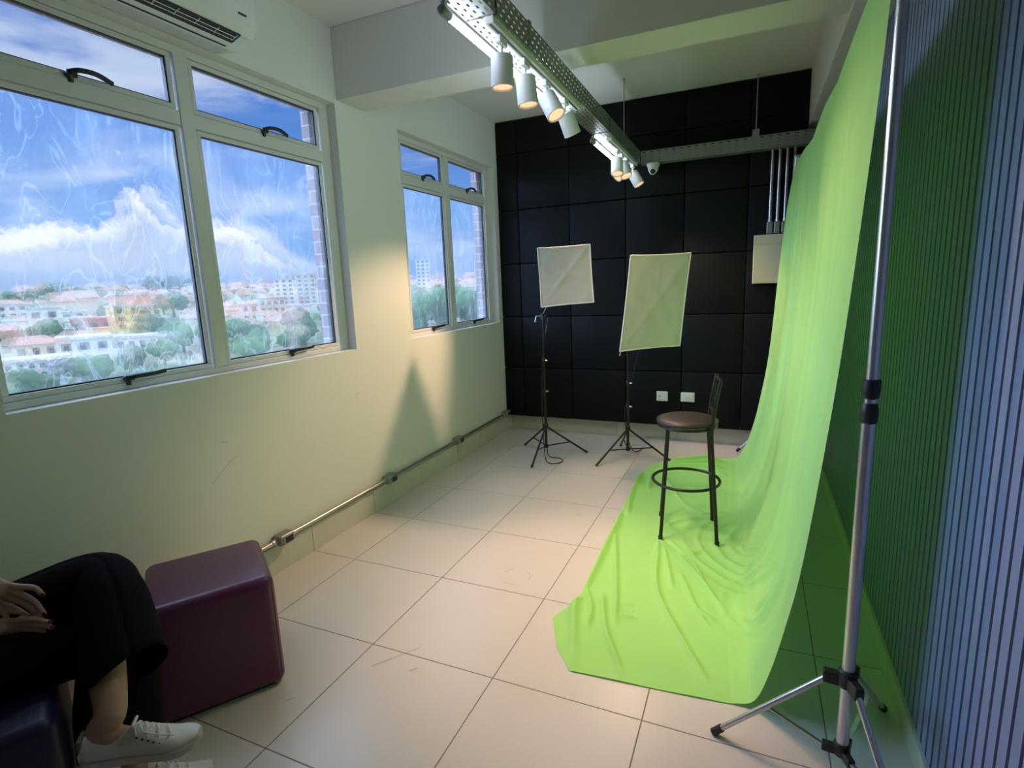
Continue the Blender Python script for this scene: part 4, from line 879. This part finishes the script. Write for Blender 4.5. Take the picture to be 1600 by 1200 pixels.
building(152.2, 172, 10.5, 9, 8.2, 'white', 'slab', 'white two storey building low in the large window', None, 2, 3)
building(155.4, 158, 11, 8, 5.5, 'white', 'slab', 'white row building at the bottom of the large window', None, 2, 6)
building(159.2, 166, 6, 8, 6.4, 'grey', 'slab', 'grey building with small windows at bottom left corner', None, 2, 3)
building(154.35, 150.2, 2.8, 3, 6.6, 'lilac', 'slab', 'narrow lilac painted building between white row buildings', None, 1, 1)
building(148.6, 182, 9.5, 8, 5.0, 'white', 'slab', 'white house below the yellow apartment block', None, 1, 4)
building(136.2, 330, 10, 12, 17.5, 'white', 'slab', 'white apartment tower, right half of the large window', None, 7, 3)
building(134.2, 340, 10, 12, 18, 'grey', 'slab', 'grey apartment tower beside the white tower', None, 7, 3)
building(134.6, 520, 26, 14, 19, 'cream', 'slab', 'broad cream building on the ridge behind the towers', None, 3, 6)
building(137.4, 255, 10, 9, 10.5, 'pink', 'tile', 'pinkish building with rows of windows below the white tower', None, 3, 4)
building(139.4, 270, 6.5, 8, 9, 'cream', 'slab', 'narrow cream building beside the pinkish one', None, 2, 2)
building(135.3, 225, 9, 7, 5, 'red', 'tile', 'small red house below the pinkish building', None, 1, 3, True)
building(122.8, 540, 13, 12, 29, 'white', 'slab', 'tall white tower seen through the narrower window', None, 8, 3)
building(116.9, 520, 12, 12, 21, 'white', 'slab', 'white block at the right side of the narrower window', None, 4, 3)
# radio mast
PLACED.append((*pol(139.47, 560), 4)); x, y = pol(139.47, 560); zg = ground(560, 139.47); mb = MB()
for s1, s2 in ((-1, -1), (1, -1), (1, 1), (-1, 1)): mb.tube([(x + s1 * 1.6, y + s2 * 1.6, zg), (x + s1 * .3, y + s2 * .3, zg + 36)], .22, 5)
for k in range(9):
    z = zg + 4 * k; r = 1.6 - 1.3 * k / 9; mb.tube([(x - r, y - r, z), (x + r, y - r, z + 3.4)], .12, 4); mb.tube([(x + r, y - r, z), (x - r, y - r, z + 3.4)], .12, 4)
tag(mb.build('radio_mast', BM['salmon']), 'thin lattice radio mast on the skyline through the large window', 'radio mast', None, 'thing')
# far small houses: built once per kind, copied with their roof
rnd = random.Random(11)
KINDS = [('white', 'tile', 'tiny far white house with terracotta roof on the hillside'), ('cream', 'tile', 'tiny far cream house with terracotta roof on the hillside'), ('white', 'slab', 'tiny far white flat roofed house on the hillside'), ('pink', 'brown', 'tiny far pinkish house with brown roof on the hillside'), ('salmon', 'tile', 'tiny far salmon house with terracotta roof on the hillside')]
protos = []
for (w, r, lab) in KINDS:
    protos.append(building(150, 400, 11, 9, 6, w, r, lab, 'small houses on the hillside', 0, 0, r != 'slab'))
first = [True] * 5
def put_house(az, d, sc, k, tn):
    x, y = pol(az, d)
    if not free(x, y, 7.6 * sc): return
    src = protos[k]
    if first[k]: t = src; first[k] = False
    else:
        t = src.copy(); COL.objects.link(t)
        for ch in list(src.children):
            c = ch.copy(); COL.objects.link(c); c.parent = t
    x, y = pol(az, d); t.location = (x, y, ground(d, az) - 1.2); t.scale = (sc, sc, sc * rnd.uniform(.8, 1.4)); t.rotation_euler = (0, 0, math.radians(az - 150) + tn)
# trees
tree_m = [mat('leaves_dark', (.045, .115, .045), .9, scale=.8, var=.5, bump=.8, bscale=2), mat('leaves_mid', (.075, .165, .06), .9, scale=.8, var=.5, bump=.8, bscale=2)]
bark = mat('bark', (.10, .07, .05), .9)
def blob(mb, c, r, rd):
    bm = bmesh.new(); bmesh.ops.create_icosphere(bm, subdivisions=3, radius=1)
    vs = []
    for v in bm.verts:
        n = v.co.normalized(); k = r * (1 + .16 * math.sin(n.x * 7 + rd) * math.sin(n.y * 8 + rd * 2) + .10 * math.sin(n.z * 15 + n.x * 13 + rd) + .08 * math.sin(n.y * 23 - n.z * 19))
        vs.append(V(c) + V((n.x * k, n.y * k, n.z * k * .82)))
    mb.add(vs, [[v.index for v in f.verts] for f in bm.faces]); bm.free()
def tree(kind):
    t = thing('tree', (0, 0, 0), 'x', 'tree', 'trees outside the windows'); rd = random.Random(kind + 3)
    MB().tube([(0, 0, -2), (.1, 0, 2), (0, .1, 5)], [.45, .35, .2], 8).build('trunk', bark, t, smooth=True)
    mb = MB()
    for k in range(9):
        a = rd.uniform(0, 6.28); q = rd.uniform(0, 2.4); blob(mb, (q * math.cos(a), q * math.sin(a), rd.uniform(3.6, 7.2)), rd.uniform(1.3, 2.3), rd.uniform(0, 9))
    mb.build('foliage', tree_m[kind % 2], t, smooth=True, auto=False); return t
tp = [tree(0), tree(1), tree(2)]; used = [False] * 3
def put_tree(az, d, sc, k, label, sink=1.8, must=True):
    x, y = pol(az, d)
    if must: PLACED.append((x, y, 4.6 * sc))
    elif not free(x, y, 4.6 * sc): return
    src = tp[k]
    if not used[k]: t = src; used[k] = True
    else:
        t = src.copy(); COL.objects.link(t)
        for ch in list(src.children):
            c = ch.copy(); COL.objects.link(c); c.parent = t
    x, y = pol(az, d); t.location = (x, y, ground(d, az) - sink); t.scale = (sc, sc, sc); t.rotation_euler = (0, 0, rnd.uniform(0, 6.28)); t['label'] = label
put_tree(140.3, 168, 1.35, 0, 'large dark green tree left of the towers, low in the large window')
put_tree(142.9, 178, 1.2, 1, 'green tree beside the central mullion, low in the large window')
put_tree(134.9, 165, 1.4, 2, 'broad tree at the lower right corner of the large window')
put_tree(131.6, 190, 1.5, 0, 'tree against the brick edge of the large window')
put_tree(145.2, 172, 1.1, 1, 'tree below and right of the yellow apartment block')
put_tree(147.6, 205, 1.1, 2, 'small tree directly in front of the yellow apartment block')
put_tree(145.6, 285, 1.6, 0, 'tall tree standing right of the yellow apartment block')
put_tree(154.0, 600, 2.2, 1, 'dark round treetop on the skyline at left of the large window', 3)
put_tree(146.6, 640, 2.6, 0, 'dark treetop on the skyline above the yellow apartment block', 4)
put_tree(144.0, 640, 2.4, 2, 'dark treetop on the skyline beside the central mullion', 4)
put_tree(125.2, 150, 1.9, 0, 'big tree low at the left of the narrower window')
put_tree(121.2, 172, 1.9, 1, 'big tree low behind the mullion of the narrower window')
put_tree(117.6, 155, 1.9, 2, 'big tree low at the right of the narrower window')
put_tree(152.4, 136, 1.0, 1, 'leafy tree at the very bottom of the large window')
for i in range(420):
    r = rnd.random(); az = rnd.uniform(131, 158.5) if r < .72 else rnd.uniform(115.5, 125.5); d = rnd.uniform(330, 720)
    if 146 < az < 151 and d < 430 : continue
    if 150 < az < 158 and 380 < d < 560 and rnd.random() < .75: continue
    put_house(az, d, rnd.uniform(.55, 1.15), rnd.choice([0, 0, 1, 2, 2, 2, 3, 4]), rnd.uniform(-.7, .7))
for i in range(60):
    az = rnd.uniform(132, 158); d = rnd.uniform(185, 330)
    if 146 < az < 151.5 : continue
    put_house(az, d, rnd.uniform(.55, .95), rnd.choice([0, 1, 2, 4]), rnd.uniform(-.7, .7))
put_tree(156.2, 128, 1.0, 0, 'leafy tree at the bottom left corner of the large window')
put_tree(149.4, 142, .95, 2, 'leafy tree below the white house in front of the yellow apartment block')
put_tree(138.9, 150, 1.05, 1, 'bushy tree at the bottom of the right half of the large window')
put_tree(136.0, 153, 1.0, 0, 'bushy tree low in the large window below the small red house')
put_tree(146.8, 150, .9, 1, 'bushy tree at the bottom of the large window beside its central mullion')
for i in range(150):
    az = rnd.uniform(131.5, 158.5) if i < 110 else rnd.uniform(115.5, 125.5); d = rnd.choice([rnd.uniform(130, 330), rnd.uniform(330, 650)])
    if 147 < az < 150.6 and d < 250: d += 210
    put_tree(az, d, rnd.uniform(.7, 1.5), i % 3, 'small bushy green tree among the hillside houses', 1.5, False)
# ------------------------------------------------------------------ sky
w = D.worlds.new('sky'); SC.world = w; w.use_nodes = True; g = N(w.node_tree); w.node_tree.nodes.clear()
out = g.n('ShaderNodeOutputWorld'); bg = g.n('ShaderNodeBackground'); tc = g.n('ShaderNodeTexCoord'); s = g.n('ShaderNodeSeparateXYZ')
dirv = tc.outputs['Generated']; g.link(dirv, s.inputs[0])
el = g.m('MULTIPLY', g.m('ARCSINE', s.outputs[2]), 57.29578); azn = g.m('MULTIPLY', g.m('ARCTAN2', s.outputs[1], s.outputs[0]), 57.29578)
sky = g.mix(g.step(el, 2, 22), C4((.20, .40, .82)), C4((.055, .20, .66)))
mp = g.n('ShaderNodeMapping'); g.link(dirv, mp.inputs[0]); mp.inputs['Scale'].default_value = (1, 1, 3.4)
wisp = g.noise(mp.outputs[0], 5.5, 7, .58, .6)
sky = g.mix(g.step(wisp, .46, .72, 0, .72), sky, C4((.62, .72, .92)))
band = g.m('MULTIPLY', g.step(el, 15, 17.5), g.step(el, 24, 18.5)); sky = g.mix(g.m('MULTIPLY', band, g.step(g.noise(mp.outputs[0], 3.2, 5, .55), .42, .62, 0, .75)), sky, C4((.66, .76, .95)))
nz = g.noise(dirv, 34, 8, .62); nz2 = g.noise(dirv, 11, 4, .5)
def gauss(c, wd): 
    q = g.m('DIVIDE', g.m('SUBTRACT', azn, c), wd); return g.m('EXPONENT', g.m('MULTIPLY', g.m('MULTIPLY', q, q), -1))
top = g.m('ADD', 5.2, g.m('MULTIPLY', gauss(147.4, 1.9), 3.6)); top = g.m('ADD', top, g.m('MULTIPLY', gauss(152, 3.0), 1.0)); top = g.m('ADD', top, g.m('MULTIPLY', gauss(142.2, 2.5), 1.1))
top = g.m('SUBTRACT', top, g.m('MULTIPLY', g.step(azn, 140, 134), 3.0))
top = g.m('ADD', top, g.m('MULTIPLY', g.m('SUBTRACT', nz, .5), 4.6)); top = g.m('ADD', top, g.m('MULTIPLY', g.m('SUBTRACT', nz2, .5), 2.0))
dep = g.m('SUBTRACT', top, el)
cl = g.mix(g.step(dep, .5, 2.0), C4((1.0, 1.0, 1.02)), C4((.47, .58, .84)))
cl = g.mix(g.step(g.noise(mp.outputs[0], 15, 6, .6), .42, .68, 0, .55), cl, C4((.66, .74, .92)))
cl = g.mix(g.step(el, 3.2, 1.0), cl, C4((.30, .46, .80)))
sky = g.mix(g.m('MULTIPLY', g.step(dep, -.12, .30), g.step(azn, 131, 139)), sky, cl)
sky = g.mix(g.step(el, .5, -2), sky, C4((.22, .24, .22)))
# added brightness in the unseen sky, beside and overhead, to light the room
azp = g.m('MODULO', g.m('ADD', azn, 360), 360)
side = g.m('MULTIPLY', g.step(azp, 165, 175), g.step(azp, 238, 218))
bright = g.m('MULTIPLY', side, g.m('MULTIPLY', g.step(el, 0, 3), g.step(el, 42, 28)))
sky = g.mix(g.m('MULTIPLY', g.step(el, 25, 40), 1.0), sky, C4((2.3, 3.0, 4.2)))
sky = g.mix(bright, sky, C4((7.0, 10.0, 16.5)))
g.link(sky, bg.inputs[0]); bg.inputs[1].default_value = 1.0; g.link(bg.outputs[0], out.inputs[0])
l = D.lights.new('sun', 'SUN'); l.energy = 1.1; l.angle = .01; l.color = (1, .95, .86); lo = D.objects.new('sun', l); COL.objects.link(lo)
lo.rotation_euler = V((-.72, .25, -.85)).to_track_quat('-Z', 'Y').to_euler(); lo.location = (30, -10, 40)
# ------------------------------------------------------------------ camera
cam = D.cameras.new('camera'); co = D.objects.new('camera', cam); COL.objects.link(co); SC.camera = co
Rm = [[0.9147, 0.4021, -0.0392], [-0.0375, 0.1813, 0.9827], [-0.4023, 0.8975, -0.1809]]
rot = Matrix(((Rm[0][0], Rm[1][0], -Rm[2][0]), (Rm[0][1], Rm[1][1], -Rm[2][1]), (Rm[0][2], Rm[1][2], -Rm[2][2])))
co.matrix_world = Matrix.Translation(CAMP) @ rot.to_4x4()
cam.sensor_width = 36; cam.sensor_fit = 'HORIZONTAL'; cam.lens = 847.052 / 1600 * 36; cam.clip_start = .02; cam.clip_end = 4000
SC.view_settings.view_transform = 'Standard'; SC.view_settings.look = 'None'; SC.view_settings.gamma = 1; SC.view_settings.exposure = 0
SC.view_settings.use_curve_mapping = False
cy = SC.cycles
cy.max_bounces = 10; cy.diffuse_bounces = 5; cy.glossy_bounces = 4; cy.transmission_bounces = 8; cy.transparent_max_bounces = 12; cy.sample_clamp_indirect = 6
